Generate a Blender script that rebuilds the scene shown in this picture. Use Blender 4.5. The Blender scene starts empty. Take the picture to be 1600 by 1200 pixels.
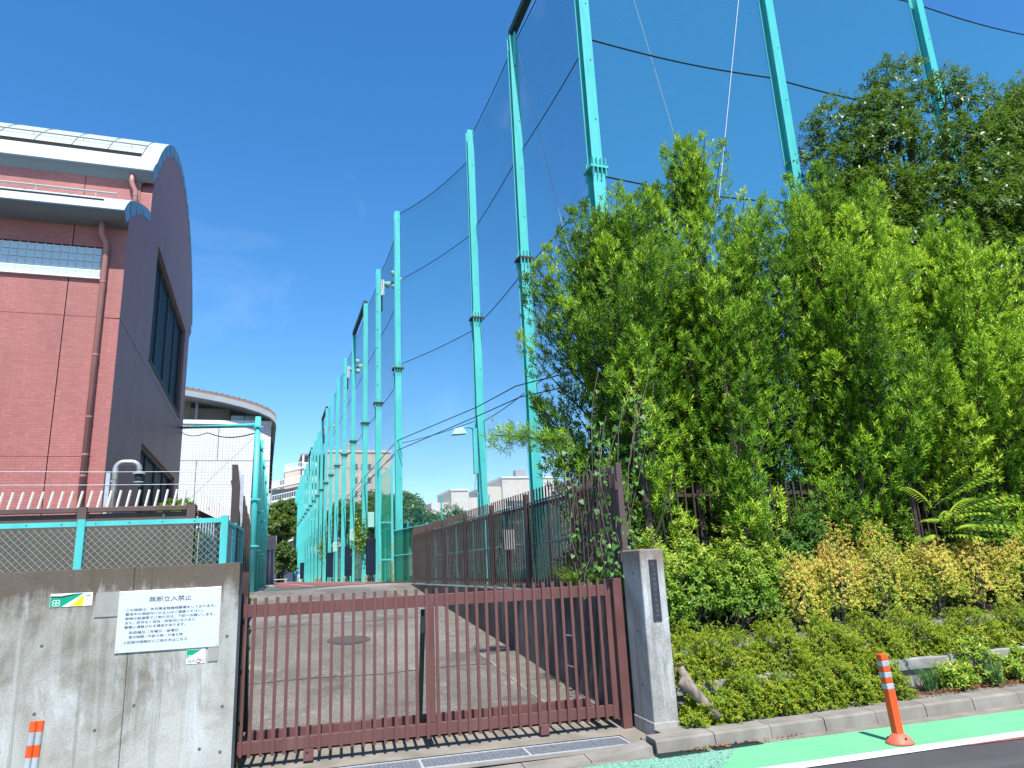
import bpy, math, random
import numpy as np
from mathutils import Vector, Matrix
random.seed(7)
RNG = np.random.default_rng(11)
R_ = math.radians
SC = bpy.context.scene
COL = SC.collection

# ------------------------------------------------------------------ camera
F_PX, PITCH, ROLL, YAW, EYE = 1105.0, 14.3, -2.75, 19.5, 1.65
def make_camera():
    p, y, r = R_(PITCH), R_(YAW), R_(ROLL)
    fw = Vector((math.sin(y)*math.cos(p), math.cos(y)*math.cos(p), math.sin(p)))
    rt = Vector((math.cos(y), -math.sin(y), 0)); up = rt.cross(fw)
    R = rt*math.cos(r)+up*math.sin(r); U = -rt*math.sin(r)+up*math.cos(r)
    m = Matrix(((R.x, U.x, -fw.x, 0), (R.y, U.y, -fw.y, 0), (R.z, U.z, -fw.z, EYE), (0, 0, 0, 1)))
    cd = bpy.data.cameras.new('camera'); cd.sensor_width = 36; cd.sensor_fit = 'HORIZONTAL'
    cd.lens = F_PX/1600*36; cd.clip_start = 0.05; cd.clip_end = 3000
    co = bpy.data.objects.new('camera', cd); co.matrix_world = m
    COL.objects.link(co); SC.camera = co
make_camera()

# ------------------------------------------------------------------ sky, sun, exposure
SUN_EL, SHADOW_AZ = 60.0, 6.0            # shadows fall into the picture, a little to the right
w = bpy.data.worlds.new('World'); SC.world = w; w.use_nodes = True
nt = w.node_tree; nt.nodes.clear()
sky = nt.nodes.new('ShaderNodeTexSky'); sky.sky_type = 'NISHITA'; sky.sun_disc = False
sky.sun_elevation = R_(SUN_EL); sky.sun_rotation = R_(180+SHADOW_AZ)
sky.air_density = 1.0; sky.dust_density = 0.35; sky.ozone_density = 3.2; sky.altitude = 20
# thin cirrus: stretched noise, only a few wisps
tc = nt.nodes.new('ShaderNodeTexCoord'); mp = nt.nodes.new('ShaderNodeMapping')
mp.inputs['Scale'].default_value = (3.2, 3.2, 2.2); mp.inputs['Rotation'].default_value = (0.3, 0.5, 0.9); mp.inputs['Location'].default_value = (1.7, 0.4, 2.3)
nz = nt.nodes.new('ShaderNodeTexNoise'); nz.inputs['Scale'].default_value = 1.5; nz.inputs['Detail'].default_value = 9
nz.inputs['Roughness'].default_value = 0.56; nz.inputs['Distortion'].default_value = 0.7
rp = nt.nodes.new('ShaderNodeValToRGB'); rp.color_ramp.elements[0].position = 0.62; rp.color_ramp.elements[1].position = 0.92
rp.color_ramp.elements[1].color = (0.15, 0.15, 0.15, 1)
mx = nt.nodes.new('ShaderNodeMix'); mx.data_type = 'RGBA'; mx.inputs['B'].default_value = (7.5, 8.2, 9.0, 1)
bg = nt.nodes.new('ShaderNodeBackground'); bg.inputs['Strength'].default_value = 0.135
wo = nt.nodes.new('ShaderNodeOutputWorld')
L = nt.links.new
L(tc.outputs['Generated'], mp.inputs['Vector']); L(mp.outputs[0], nz.inputs['Vector']); L(nz.outputs['Fac'], rp.inputs[0])
L(rp.outputs[0], mx.inputs['Factor']); hs = nt.nodes.new('ShaderNodeHueSaturation'); hs.inputs['Saturation'].default_value = 1.3
L(sky.outputs[0], hs.inputs['Color']); L(hs.outputs[0], mx.inputs['A']); L(mx.outputs['Result'], bg.inputs[0]); L(bg.outputs[0], wo.inputs[0])
sd = bpy.data.lights.new('sun', 'SUN'); sd.energy = 4.6; sd.angle = R_(0.53); sd.color = (1.0, 0.96, 0.9)
so = bpy.data.objects.new('sun', sd); COL.objects.link(so)
ldir = Vector((math.sin(R_(SHADOW_AZ))*math.cos(R_(SUN_EL)), math.cos(R_(SHADOW_AZ))*math.cos(R_(SUN_EL)), -math.sin(R_(SUN_EL))))
so.rotation_euler = ldir.to_track_quat('-Z', 'Y').to_euler(); so.location = (-4, -30, 50)
SC.view_settings.view_transform = 'Standard'; SC.view_settings.look = 'None'
SC.view_settings.exposure = 0.8; SC.view_settings.gamma = 1.0; SC.view_settings.use_curve_mapping = False
SC.cycles.transparent_max_bounces = 32; SC.cycles.max_bounces = 8

# ------------------------------------------------------------------ frames and builders
GA = R_(-4.9); G0 = Vector((-0.13, 7.57, 0.0))      # road frame: s along the road, v into the site
UX, UY = math.cos(GA), math.sin(GA)
def RF(s, v, z=0.0): return Vector((G0.x+UX*s-UY*v, G0.y+UY*s+UX*v, z))
def rz(x): return -0.10+0.015*(max(-4, min(14, x))-3.5)   # road surface height
ROOT = {}
def root_of(o):
    while o.parent: o = o.parent
    return o
def tag(o, label=None, cat=None, group=None, kind=None):
    if label: o['label'] = label
    if cat: o['category'] = cat
    if group: o['group'] = group
    if kind: o['kind'] = kind
    return o
def place(o, base, frame):
    b = Vector(base)
    if frame == 'R': o.location = RF(b.x, b.y, b.z); o.rotation_euler = (0, 0, GA)
    else: o.location = b
    ROOT[o.name] = (b, frame)
def thing(name, label, cat, base=(0, 0, 0), frame='S', group=None):
    o = bpy.data.objects.new(name, None); o.empty_display_size = 0.2; COL.objects.link(o)
    place(o, base, frame); tag(o, label, cat, group); return o

def nrm(a):
    a = np.asarray(a, float); return a/(np.linalg.norm(a)+1e-12)
class MB:
    def __init__(s): s.v = []; s.f = []
    def add(s, vs, fs):
        n = len(s.v); s.v += [tuple(map(float, q)) for q in vs]; s.f += [tuple(i+n for i in q) for q in fs]; return s
    def box(s, x0, x1, y0, y1, z0, z1):
        return s.add([(x0,y0,z0),(x1,y0,z0),(x1,y1,z0),(x0,y1,z0),(x0,y0,z1),(x1,y0,z1),(x1,y1,z1),(x0,y1,z1)],
                     [(0,3,2,1),(4,5,6,7),(0,1,5,4),(1,2,6,5),(2,3,7,6),(3,0,4,7)])
    def bar(s, a, b, w, h, up=(0, 0, 1)):
        a, b = np.array(a, float), np.array(b, float); d = nrm(b-a); up = np.array(up, float)
        if abs(d@up) > .98: up = np.array((0, 1., 0))
        sd = nrm(np.cross(d, up)); u = np.cross(sd, d); vs = []
        for p in (a, b):
            for i, j in ((-1,-1),(1,-1),(1,1),(-1,1)): vs.append(p+sd*i*w/2+u*j*h/2)
        return s.add(vs, [(0,1,2,3),(7,6,5,4),(0,4,5,1),(1,5,6,2),(2,6,7,3),(3,7,4,0)])
    def tube(s, pts, r, n=8, cap=True):
        pts = [np.array(p, float) for p in pts]; m = len(pts)
        rs = r if hasattr(r, '__len__') else [r]*m
        vs = []; ref = None
        for i, p in enumerate(pts):
            d = nrm(pts[min(i+1, m-1)]-pts[max(i-1, 0)])
            if ref is None: ref = np.array((0, 0, 1.)) if abs(d[2]) < .9 else np.array((1., 0, 0))
            a = nrm(np.cross(d, ref)); b = np.cross(d, a); ref = -np.cross(d, a)*-1 if False else np.cross(a, d)
            for k in range(n):
                t = 2*math.pi*k/n; vs.append(p+rs[i]*(a*math.cos(t)+b*math.sin(t)))
        fs = [(i*n+k, i*n+(k+1) % n, (i+1)*n+(k+1) % n, (i+1)*n+k) for i in range(m-1) for k in range(n)]
        if cap: fs += [tuple(range(n))[::-1], tuple((m-1)*n+k for k in range(n))]
        return s.add(vs, fs)
    def prism(s, prof, a0, a1, axis='x'):
        n = len(prof); mk = {'x': lambda p, t: (t, p[0], p[1]), 'y': lambda p, t: (p[0], t, p[1]), 'z': lambda p, t: (p[0], p[1], t)}[axis]
        vs = [mk(p, a0) for p in prof]+[mk(p, a1) for p in prof]
        return s.add(vs, [tuple(range(n))[::-1], tuple(range(n, 2*n))]+[(k, (k+1) % n, n+(k+1) % n, n+k) for k in range(n)])
    def grid(s, P):
        P = np.asarray(P, float); a, b = P.shape[:2]
        return s.add(P.reshape(-1, 3), [(i*b+j, i*b+j+1, (i+1)*b+j+1, (i+1)*b+j) for i in range(a-1) for j in range(b-1)])
    def lathe(s, c, prof, n=16):
        m = len(prof); vs = [(c[0]+r*math.cos(2*math.pi*k/n), c[1]+r*math.sin(2*math.pi*k/n), c[2]+z) for r, z in prof for k in range(n)]
        return s.add(vs, [(i*n+k, i*n+(k+1) % n, (i+1)*n+(k+1) % n, (i+1)*n+k) for i in range(m-1) for k in range(n)]+[tuple((m-1)*n+k for k in range(n)), tuple(range(n))[::-1]])
    def build(s, name, mat, parent=None, base=(0, 0, 0), frame='S', smooth=False, bevel=0, fix=True):
        b = ROOT[root_of(parent).name][0] if parent else Vector(base)
        me = bpy.data.meshes.new(name); me.from_pydata([(x-b.x, y-b.y, z-b.z) for x, y, z in s.v], [], s.f)
        if fix:
            import bmesh
            bm = bmesh.new(); bm.from_mesh(me); bmesh.ops.recalc_face_normals(bm, faces=bm.faces); bm.to_mesh(me); bm.free()
        me.materials.append(mat)
        if smooth: me.shade_smooth()
        o = bpy.data.objects.new(name, me); COL.objects.link(o)
        if parent: o.parent = parent
        else: place(o, base, frame)
        if bevel:
            md = o.modifiers.new('bevel', 'BEVEL'); md.width = bevel; md.segments = 2; md.limit_method = 'ANGLE'
        return o
def box(x0, x1, y0, y1, z0, z1): return MB().box(x0, x1, y0, y1, z0, z1)
def repeat(o, offsets):
    out = []
    for d in offsets:
        c = o.copy(); COL.objects.link(c); c.location = o.location+Vector(d); out.append(c)
    return out
def dup(root, loc, label=None, rot=None, skip=()):
    r = root.copy(); COL.objects.link(r); r.location = loc
    if rot is not None: r.rotation_euler = rot
    if label: r['label'] = label
    for ch in root.children:
        if ch.name.split('.')[0] in skip: continue
        c = ch.copy(); COL.objects.link(c); c.parent = r
        for g in ch.children:
            d = g.copy(); COL.objects.link(d); d.parent = c
    return r
def struct(o): o['kind'] = 'structure'; return o

# ------------------------------------------------------------------ materials
def srgb(r, g, b):
    f = lambda c: (c/255/12.92) if c/255 <= .04045 else ((c/255+.055)/1.055)**2.4
    return (f(r), f(g), f(b), 1)
class NT:
    def __init__(s, name):
        s.m = bpy.data.materials.new(name); s.m.use_nodes = True; s.t = s.m.node_tree; s.t.nodes.clear()
        s.out = s.n('ShaderNodeOutputMaterial')
    def n(s, typ, **k):
        o = s.t.nodes.new(typ)
        for a, b in k.items(): setattr(o, a, b)
        return o
    def l(s, a, b): s.t.links.new(a, b)
    def coords(s, scale=(1, 1, 1), kind='Object', rot=(0, 0, 0), loc=(0, 0, 0)):
        c = s.n('ShaderNodeTexCoord'); m = s.n('ShaderNodeMapping'); m.inputs['Scale'].default_value = scale
        m.inputs['Rotation'].default_value = rot; m.inputs['Location'].default_value = loc
        s.l(c.outputs[kind], m.inputs['Vector']); return m.outputs[0]
    def noise(s, vec, scale, detail=5, rough=.55, dist=0):
        o = s.n('ShaderNodeTexNoise'); o.inputs['Scale'].default_value = scale; o.inputs['Detail'].default_value = detail
        o.inputs['Roughness'].default_value = rough; o.inputs['Distortion'].default_value = dist; s.l(vec, o.inputs['Vector']); return o.outputs['Fac']
    def ramp(s, fac, stops, interp='LINEAR'):
        o = s.n('ShaderNodeValToRGB'); e = o.color_ramp; e.interpolation = interp
        while len(e.elements) < len(stops): e.elements.new(.5)
        for q, (p, c) in zip(e.elements, stops): q.position = p; q.color = c if len(c) == 4 else (*c, 1)
        s.l(fac, o.inputs[0]); return o.outputs[0]
    def mix(s, fac, a, b, mode='MIX'):
        o = s.n('ShaderNodeMix'); o.data_type = 'RGBA'; o.blend_type = mode
        for k, x in (('Factor', fac), ('A', a), ('B', b)):
            i = o.inputs[k]
            if hasattr(x, 'is_output'): s.l(x, i)
            else: i.default_value = (*x, 1) if hasattr(x, '__len__') and len(x) == 3 else x
        return o.outputs['Result']
    def math(s, op, a, b=0.0, c=None):
        o = s.n('ShaderNodeMath'); o.operation = op
        for k, x in enumerate((a, b) if c is None else (a, b, c)):
            if hasattr(x, 'is_output'): s.l(x, o.inputs[k])
            else: o.inputs[k].default_value = x
        return o.outputs[0]
    def bsdf(s, col, rough=.6, metal=0, spec=.4, bump=None, bstr=.3, bdist=.01):
        p = s.n('ShaderNodeBsdfPrincipled'); p.inputs['Metallic'].default_value = metal; p.inputs['Specular IOR Level'].default_value = spec
        for k, x in (('Base Color', col), ('Roughness', rough)):
            if hasattr(x, 'is_output'): s.l(x, p.inputs[k])
            else: p.inputs[k].default_value = x
        if bump is not None:
            b = s.n('ShaderNodeBump'); b.inputs['Strength'].default_value = bstr; b.inputs['Distance'].default_value = bdist
            s.l(bump, b.inputs['Height']); s.l(b.outputs[0], p.inputs['Normal'])
        return p
    def done(s, sh): s.l(sh.outputs[0], s.out.inputs[0]); return s.m
def M(name, c1, c2=None, scale=4, rough=.6, metal=0, spec=.4, bump=0, bscale=60, lo=.35, hi=.7, stretch=(1, 1, 1), bdist=.004):
    t = NT(name); v = t.coords(stretch)
    col = t.ramp(t.noise(v, scale, 6), [(lo, c1), (hi, c2)]) if c2 else c1
    b = t.noise(t.coords(), bscale, 4) if bump else None
    return t.done(t.bsdf(col, rough, metal, spec, b, bump, bdist))

MAT = {}
def concrete(name, light, mid, dark, top=None, topz=None, pale=None):
    """weathered concrete: blotches, rain streaks, brown algae stain creeping down from the top edge, lime bloom"""
    t = NT(name); v = t.coords()
    big = t.noise(v, 1.3, 9, .66, .6); col = t.ramp(big, [(.33, dark), (.47, mid), (.62, light)])
    if pale:
        lime = t.noise(t.coords((2.6, 2.6, .8), loc=(7, 3, 2)), 1.2, 9, .7, .5); col = t.mix(t.ramp(lime, [(.52, (0, 0, 0)), (.66, (.85, .85, .85))]), col, pale)
    st = t.noise(t.coords((7, 7, .35)), 1.0, 8, .65, .5)
    col = t.mix(t.ramp(st, [(.50, (0, 0, 0)), (.66, (.6, .6, .6))]), col, light)
    st2 = t.noise(t.coords((11, 11, .30), loc=(3, 1, 7)), 1.0, 7, .65, .4)
    col = t.mix(t.ramp(st2, [(.54, (0, 0, 0)), (.68, (.85, .85, .85))]), col, dark)
    if top:
        sp = t.n('ShaderNodeSeparateXYZ'); c = t.n('ShaderNodeTexCoord'); t.l(c.outputs['Object'], sp.inputs[0])
        wob = t.noise(t.coords((8, 8, .7), loc=(9, 2, 0)), 1.1, 7, .6, .4); fl = t.noise(v, 22, 6, .7)
        h = t.math('ADD', t.math('MULTIPLY', t.math('SUBTRACT', sp.outputs[2], topz), 2.2), t.math('ADD', t.math('MULTIPLY', wob, 1.5), t.math('MULTIPLY', fl, .5)))
        col = t.mix(t.ramp(h, [(.55, (0, 0, 0)), (1.15, (.9, .9, .9))]), col, top)
    fine = t.noise(v, 70, 5, .7); col = t.mix(.4, col, t.ramp(fine, [(.3, (.22, .22, .22)), (.7, (.74, .74, .72))]), 'OVERLAY')
    grain = t.noise(v, 260, 3, .7); col = t.mix(.35, col, t.ramp(grain, [(.3, (.25, .25, .25)), (.7, (.75, .75, .75))]), 'OVERLAY')
    pits = t.n('ShaderNodeTexVoronoi'); pits.inputs['Scale'].default_value = 24; t.l(v, pits.inputs['Vector'])
    pm = t.ramp(pits.outputs['Distance'], [(.04, (1, 1, 1)), (.10, (0, 0, 0))])
    col = t.mix(t.math('MULTIPLY', pm, .5), col, (.05, .05, .045, 1))
    return t.done(t.bsdf(col, .88, 0, .25, fine, .35, .006))
MAT['wall_concrete'] = concrete('weathered_concrete', (.42, .415, .39), (.31, .30, .265), (.18, .163, .135), (.092, .068, .048), 1.60, (.52, .54, .55))
MAT['post_concrete'] = concrete('post_concrete', (.40, .40, .385), (.33, .32, .305), (.23, .215, .20), (.21, .165, .135), 1.72, (.52, .53, .54))
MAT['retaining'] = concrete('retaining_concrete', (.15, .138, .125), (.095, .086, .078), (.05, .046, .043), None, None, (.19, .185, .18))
MAT['kerb'] = M('kerb_concrete', (.175, .157, .133, 1), (.265, .242, .21, 1), 4, .9, bump=.35, bscale=90)
MAT['planter'] = M('planter_concrete', (.22, .215, .20, 1), (.34, .335, .32, 1), 5, .9, bump=.3, bscale=70)
MAT['patch'] = M('mortar_patch', (.27, .26, .235, 1), (.34, .33, .30, 1), 9, .9, bump=.2)
def painted(name, c1, c2, chip, dust):
    t = NT(name); v = t.coords(); col = t.ramp(t.noise(t.coords((1, 1, .4)), 3.5, 7, .6), [(.35, c1), (.65, c2)])
    d = t.noise(t.coords((3, 3, 1.2), loc=(5, 1, 3)), 2.0, 8, .65); col = t.mix(t.ramp(d, [(.54, (0, 0, 0)), (.75, (.55, .55, .55))]), col, dust)
    ch = t.noise(v, 18, 8, .72); col = t.mix(t.ramp(ch, [(.69, (0, 0, 0)), (.72, (.9, .9, .9))]), col, chip)
    rg = t.ramp(d, [(.3, (.4, .4, .4)), (.7, (.68, .68, .68))])
    return t.done(t.bsdf(col, rg, 0, .35, ch, .1, .002))
MAT['gate'] = painted('brown_gate_paint', (.118, .048, .044, 1), (.148, .066, .060, 1), (.07, .03, .02, 1), (.17, .105, .095, 1))
MAT['orange'] = painted('scuffed_orange_rubber', srgb(218, 76, 30), srgb(232, 96, 44), (.22, .10, .07, 1), (.55, .20, .12, 1))
MAT['fence'] = M('brown_fence_paint', (.082, .056, .052, 1), (.115, .078, .072, 1), 5, .5, spec=.35)
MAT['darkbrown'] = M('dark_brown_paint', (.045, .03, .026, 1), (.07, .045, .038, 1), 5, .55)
MAT['panel'] = M('taupe_panel', (.098, .068, .052, 1), (.118, .084, .066, 1), 3, .6)
MAT['cream'] = M('cream_paint', (.62, .55, .46, 1), (.74, .68, .6, 1), 8, .5)
MAT['rail_brown'] = M('rail_brown', (.10, .065, .055, 1), (.13, .085, .072, 1), 5, .5)
def turquoise(name, rusty):
    t = NT(name); v = t.coords()
    col = t.ramp(t.noise(t.coords((2, 2, .3)), 2.2, 6), [(.3, (.055, .42, .40)), (.5, (.078, .49, .465)), (.7, (.11, .54, .515))])
    stn = t.noise(t.coords((16, 16, .5), loc=(2, 5, 1)), 1.0, 6, .6, .3); col = t.mix(t.ramp(stn, [(.56, (0, 0, 0)), (.74, (.5, .5, .5))]), col, (.12, .33, .28, 1))
    fl = t.noise(v, 9, 7, .7); col = t.mix(t.ramp(fl, [(.68, (0, 0, 0)), (.73, (.6, .6, .6))]), col, (.30, .42, .36, 1))
    sp = t.n('ShaderNodeSeparateXYZ'); c = t.n('ShaderNodeTexCoord'); t.l(c.outputs['Object'], sp.inputs[0])
    if rusty:
        oi = t.n('ShaderNodeObjectInfo')
        rnd = t.math('MULTIPLY', t.math('SUBTRACT', oi.outputs['Random'], .62), .42)
        n1 = t.noise(t.coords((3, 3, 1.2)), 1.7, 6, .65)
        h = t.math('SUBTRACT', t.math('ADD', n1, rnd), t.math('MULTIPLY', sp.outputs[2], .13))
        col = t.mix(t.ramp(h, [(.56, (0, 0, 0)), (.6, (1, 1, 1))]), col, (.16, .045, .018, 1))
        h2 = t.math('ADD', h, 0.0); col = t.mix(t.ramp(h2, [(.49, (0, 0, 0)), (.58, (.5, .5, .5))]), col, (.34, .36, .17, 1))
    return t.done(t.bsdf(col, .42, 0, .4))
MAT['turq'] = turquoise('turquoise_paint', False); MAT['turq_rust'] = turquoise('turquoise_paint_rusting', True)
MAT['wire'] = M('pale_green_wire', (.20, .42, .35, 1), (.28, .50, .43, 1), 20, .45)
MAT['rust'] = M('rusty_steel', (.05, .022, .014, 1), (.14, .05, .025, 1), 14, .85)
MAT['dark_steel'] = M('dark_green_steel', (.012, .028, .026, 1), (.02, .04, .038, 1), 6, .6)
MAT['black'] = M('black_rubber', (.012, .012, .013, 1), None, rough=.7)
MAT['cable'] = M('cable_black', (.015, .015, .017, 1), None, rough=.6)
MAT['net_rope'] = M('dark_net_rope', (.02, .045, .05, 1), (.035, .07, .075, 1), 30, .7)
MAT['rope'] = M('pale_rope', (.45, .47, .48, 1), None, rough=.6)
MAT['galv'] = M('galvanised_steel', (.40, .43, .46, 1), (.54, .57, .60, 1), 20, .45, .25)
MAT['grate'] = M('grating_steel', (.17, .185, .20, 1), (.26, .28, .30, 1), 20, .5, .2)
MAT['pipe_steel'] = M('stained_steel_pipe', (.45, .41, .36, 1), (.62, .60, .57, 1), 9, .35, .7)
MAT['white'] = M('white_paint', (.72, .72, .70, 1), (.8, .8, .79, 1), 9, .5)
MAT['sticker_white'] = M('sticker_white', (.78, .79, .78, 1), None, rough=.35)
MAT['sticker_green'] = M('sticker_green', srgb(0, 152, 112), None, rough=.35)
MAT['sticker_yellow'] = M('sticker_yellow', srgb(244, 224, 20), None, rough=.35)
MAT['ink'] = M('printed_ink', (.02, .022, .03, 1), None, rough=.5)
MAT['ink_blue'] = M('printed_blue', srgb(40, 62, 150), None, rough=.5)
MAT['ink_red'] = M('printed_red', srgb(206, 44, 60), None, rough=.5)
MAT['orange_base'] = painted('faded_orange_rubber', srgb(198, 84, 66), srgb(220, 108, 86), (.18, .10, .08, 1), (.40, .22, .17, 1))
MAT['reflective'] = M('reflective_tape', (.30, .32, .34, 1), (.46, .49, .51, 1), 12, .5)
MAT['navy'] = M('navy_pad', (.007, .018, .042, 1), (.011, .026, .056, 1), 5, .7, spec=.15)
MAT['nameplate'] = M('slate_plate', (.028, .03, .042, 1), (.045, .048, .062, 1), 12, .4, bump=.05)
MAT['letters'] = M('engraved_letters', (.13, .13, .14, 1), None, rough=.5)
def brushed():
    t = NT('brushed_aluminium'); v = t.coords((1.5, 60, 140))
    n = t.noise(v, 3, 4, .6); r = t.ramp(n, [(.3, (.36, .36, .36)), (.7, (.52, .52, .52))])
    p = t.bsdf((.93, .94, .95, 1), r, .75, .6)
    return t.done(p)
MAT['brushed'] = brushed()
def tiles(name, c1, c2, mortar, w, h, joint, offset, rough=.55, bs=.25, grime=None):
    t = NT(name); c = t.n('ShaderNodeTexCoord'); sp = t.n('ShaderNodeSeparateXYZ'); cb = t.n('ShaderNodeCombineXYZ')
    t.l(c.outputs['Object'], sp.inputs[0]); t.l(t.math('ADD', sp.outputs[0], sp.outputs[1]), cb.inputs[0]); t.l(sp.outputs[2], cb.inputs[1])
    b = t.n('ShaderNodeTexBrick'); b.offset = offset; b.inputs['Scale'].default_value = 1
    b.inputs['Brick Width'].default_value = w; b.inputs['Row Height'].default_value = h; b.inputs['Mortar Size'].default_value = joint
    b.inputs['Mortar Smooth'].default_value = .1; b.inputs['Color1'].default_value = c1; b.inputs['Color2'].default_value = c2; b.inputs['Mortar'].default_value = mortar
    b.inputs['Bias'].default_value = -.2
    t.l(cb.outputs[0], b.inputs['Vector'])
    wn = t.n('ShaderNodeTexWhiteNoise'); wn.noise_dimensions = '2D'; fl_ = t.n('ShaderNodeVectorMath'); fl_.operation = 'FLOOR'; dv = t.n('ShaderNodeVectorMath'); dv.operation = 'DIVIDE'; dv.inputs[1].default_value = (w*.5, h, 1)
    t.l(cb.outputs[0], dv.inputs[0]); t.l(dv.outputs[0], fl_.inputs[0]); t.l(fl_.outputs[0], wn.inputs['Vector'])
    n = t.noise(t.coords((1, 1, .35)), .6, 6); bc = t.mix(.10, b.outputs['Color'], t.ramp(wn.outputs['Value'], [(0, (.2, .2, .2)), (1, (.8, .8, .8))]), 'OVERLAY'); col = t.mix(.5, bc, t.ramp(n, [(.3, (.40, .40, .40)), (.7, (.58, .58, .58))]), 'OVERLAY')
    if grime:
        g = t.noise(t.coords((5, 5, .3)), 1.0, 6); col = t.mix(t.ramp(g, [(.55, (0, 0, 0)), (.75, (.4, .4, .4))]), col, grime)
    return t.done(t.bsdf(col, rough, 0, .4, b.outputs['Fac'], -bs, .006))
MAT['brick'] = tiles('pink_brick_tile', (.405, .150, .132, 1), (.355, .128, .113, 1), (.27, .105, .094, 1), .235, .068, .006, .5, grime=(.27, .11, .10, 1))
MAT['white_tile'] = tiles('white_mosaic_tile', (.66, .68, .69, 1), (.72, .73, .74, 1), (.42, .44, .45, 1), .20, .20, .012, 0, .4, .15)
MAT['joint'] = M('dark_joint', (.03, .022, .02, 1), None, rough=.9)
MAT['pinkpipe'] = M('pink_downpipe', (.34, .165, .14, 1), (.40, .19, .165, 1), 3, .4)
MAT['roof_metal'] = M('pale_roof_metal', (.40, .50, .52, 1), (.46, .55, .57, 1), 1.5, .38, spec=.5)
MAT['roof_edge'] = M('blue_roof_edge', (.18, .27, .36, 1), (.22, .32, .42, 1), 2, .45)
MAT['roof_seam'] = M('roof_seam', (.16, .19, .21, 1), None, rough=.5)
MAT['roof_rail'] = M('snow_rail', (.36, .34, .32, 1), None, rough=.5)
MAT['window_dark'] = M('dark_window_glass', (.012, .014, .015, 1), (.018, .021, .023, 1), 1, .45, spec=.03)
MAT['mullion'] = M('dark_mullion', (.07, .08, .085, 1), None, rough=.5)
MAT['glass_block'] = M('glass_block', (.42, .55, .58, 1), (.55, .68, .70, 1), 3, .15, spec=.7)
MAT['glass_dark'] = M('apartment_glass', (.10, .13, .15, 1), (.15, .18, .20, 1), 2, .2, spec=.6)
MAT['beige'] = M('beige_concrete', (.52, .46, .39, 1), (.58, .52, .45, 1), .6, .8)
MAT['beige2'] = M('pale_block_wall', (.60, .55, .48, 1), (.66, .61, .55, 1), .5, .8)
MAT['greywall'] = M('grey_recess_wall', (.20, .22, .24, 1), None, rough=.8)
MAT['brown_tile'] = M('brown_roof_tile', (.20, .135, .10, 1), (.27, .19, .145, 1), 8, .7)
MAT['fascia'] = M('grey_fascia', (.115, .14, .16, 1), (.135, .16, .18, 1), 1, .5)
MAT['hall_fascia'] = M('pale_grey_fascia', (.30, .34, .37, 1), (.35, .39, .42, 1), 1, .5)
MAT['louvre'] = M('tan_recess', (.24, .20, .165, 1), (.28, .235, .19, 1), 1, .7)
MAT['greybox'] = M('grey_box', (.30, .31, .32, 1), (.36, .37, .38, 1), 3, .6)
MAT['palebox'] = M('pale_green_box', (.28, .56, .47, 1), (.34, .62, .53, 1), 3, .5)
MAT['lamp_glass'] = M('lamp_glass', (.5, .52, .5, 1), None, rough=.2)
def asphalt():
    t = NT('asphalt'); v = t.coords()
    col = t.ramp(t.noise(v, .7, 6), [(.35, (.060, .057, .060)), (.65, (.078, .074, .078))])
    f = t.noise(v, 190, 3, .7); col = t.mix(.6, col, t.ramp(f, [(.3, (.15, .15, .15)), (.75, (.82, .82, .82))]), 'OVERLAY')
    ty = t.noise(t.coords((.25, 5, 1)), 1.0, 6, .6); col = t.mix(t.ramp(ty, [(.5, (0, 0, 0)), (.7, (.5, .5, .5))]), col, (.10, .096, .098, 1))
    gr = t.n('ShaderNodeTexVoronoi'); gr.inputs['Scale'].default_value = 60; t.l(v, gr.inputs['Vector']); col = t.mix(t.ramp(gr.outputs['Distance'], [(.06, (.8, .8, .8)), (.12, (0, 0, 0))]), col, (.20, .19, .18, 1))
    return t.done(t.bsdf(col, .85, 0, .3, f, .5, .004))
MAT['asphalt'] = asphalt()
def lane():
    t = NT('green_lane_paint'); v = t.coords()
    n = t.noise(v, 1.2, 7); col = t.ramp(n, [(.3, (.13, .43, .215, 1)), (.7, (.15, .47, .24, 1))])
    f = t.noise(v, 240, 3); col = t.mix(.25, col, t.ramp(f, [(.3, (.25, .25, .25)), (.7, (.65, .65, .65))]), 'OVERLAY')
    sp = t.n('ShaderNodeSeparateXYZ'); c = t.n('ShaderNodeTexCoord'); t.l(c.outputs['Object'], sp.inputs[0])
    # older, crazed paint to the left of the gatepost
    old = t.ramp(t.math('ADD', sp.outputs[0], t.math('MULTIPLY', sp.outputs[1], -.9)), [(.0, (1, 1, 1)), (.01, (0, 0, 0))])
    vo = t.n('ShaderNodeTexVoronoi'); vo.feature = 'DISTANCE_TO_EDGE'; vo.inputs['Scale'].default_value = 26; t.l(v, vo.inputs['Vector'])
    cr = t.ramp(vo.outputs['Distance'], [(.03, (1, 1, 1)), (.09, (0, 0, 0))])
    oc = t.mix(cr, (.19, .43, .31, 1), (.08, .12, .10, 1)); col = t.mix(old, col, oc)
    wear = t.ramp(t.noise(v, 5, 8, .7), [(.66, (0, 0, 0)), (.74, (.5, .5, .5))]); col = t.mix(wear, col, (.09, .20, .13, 1))
    sk = t.ramp(t.noise(t.coords((1.2, 14, 1)), 1.0, 6), [(.5, (0, 0, 0)), (.72, (.35, .35, .35))]); col = t.mix(sk, col, (.07, .20, .12, 1))
    ck = t.n('ShaderNodeTexVoronoi'); ck.feature = 'DISTANCE_TO_EDGE'; ck.inputs['Scale'].default_value = 2.3; t.l(v, ck.inputs['Vector'])
    col = t.mix(t.ramp(ck.outputs['Distance'], [(.003, (.25, .25, .25)), (.009, (0, 0, 0))]), col, (.03, .08, .05, 1))
    return t.done(t.bsdf(col, .7, 0, .3, f, .25, .003))
MAT['lane'] = lane()
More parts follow.
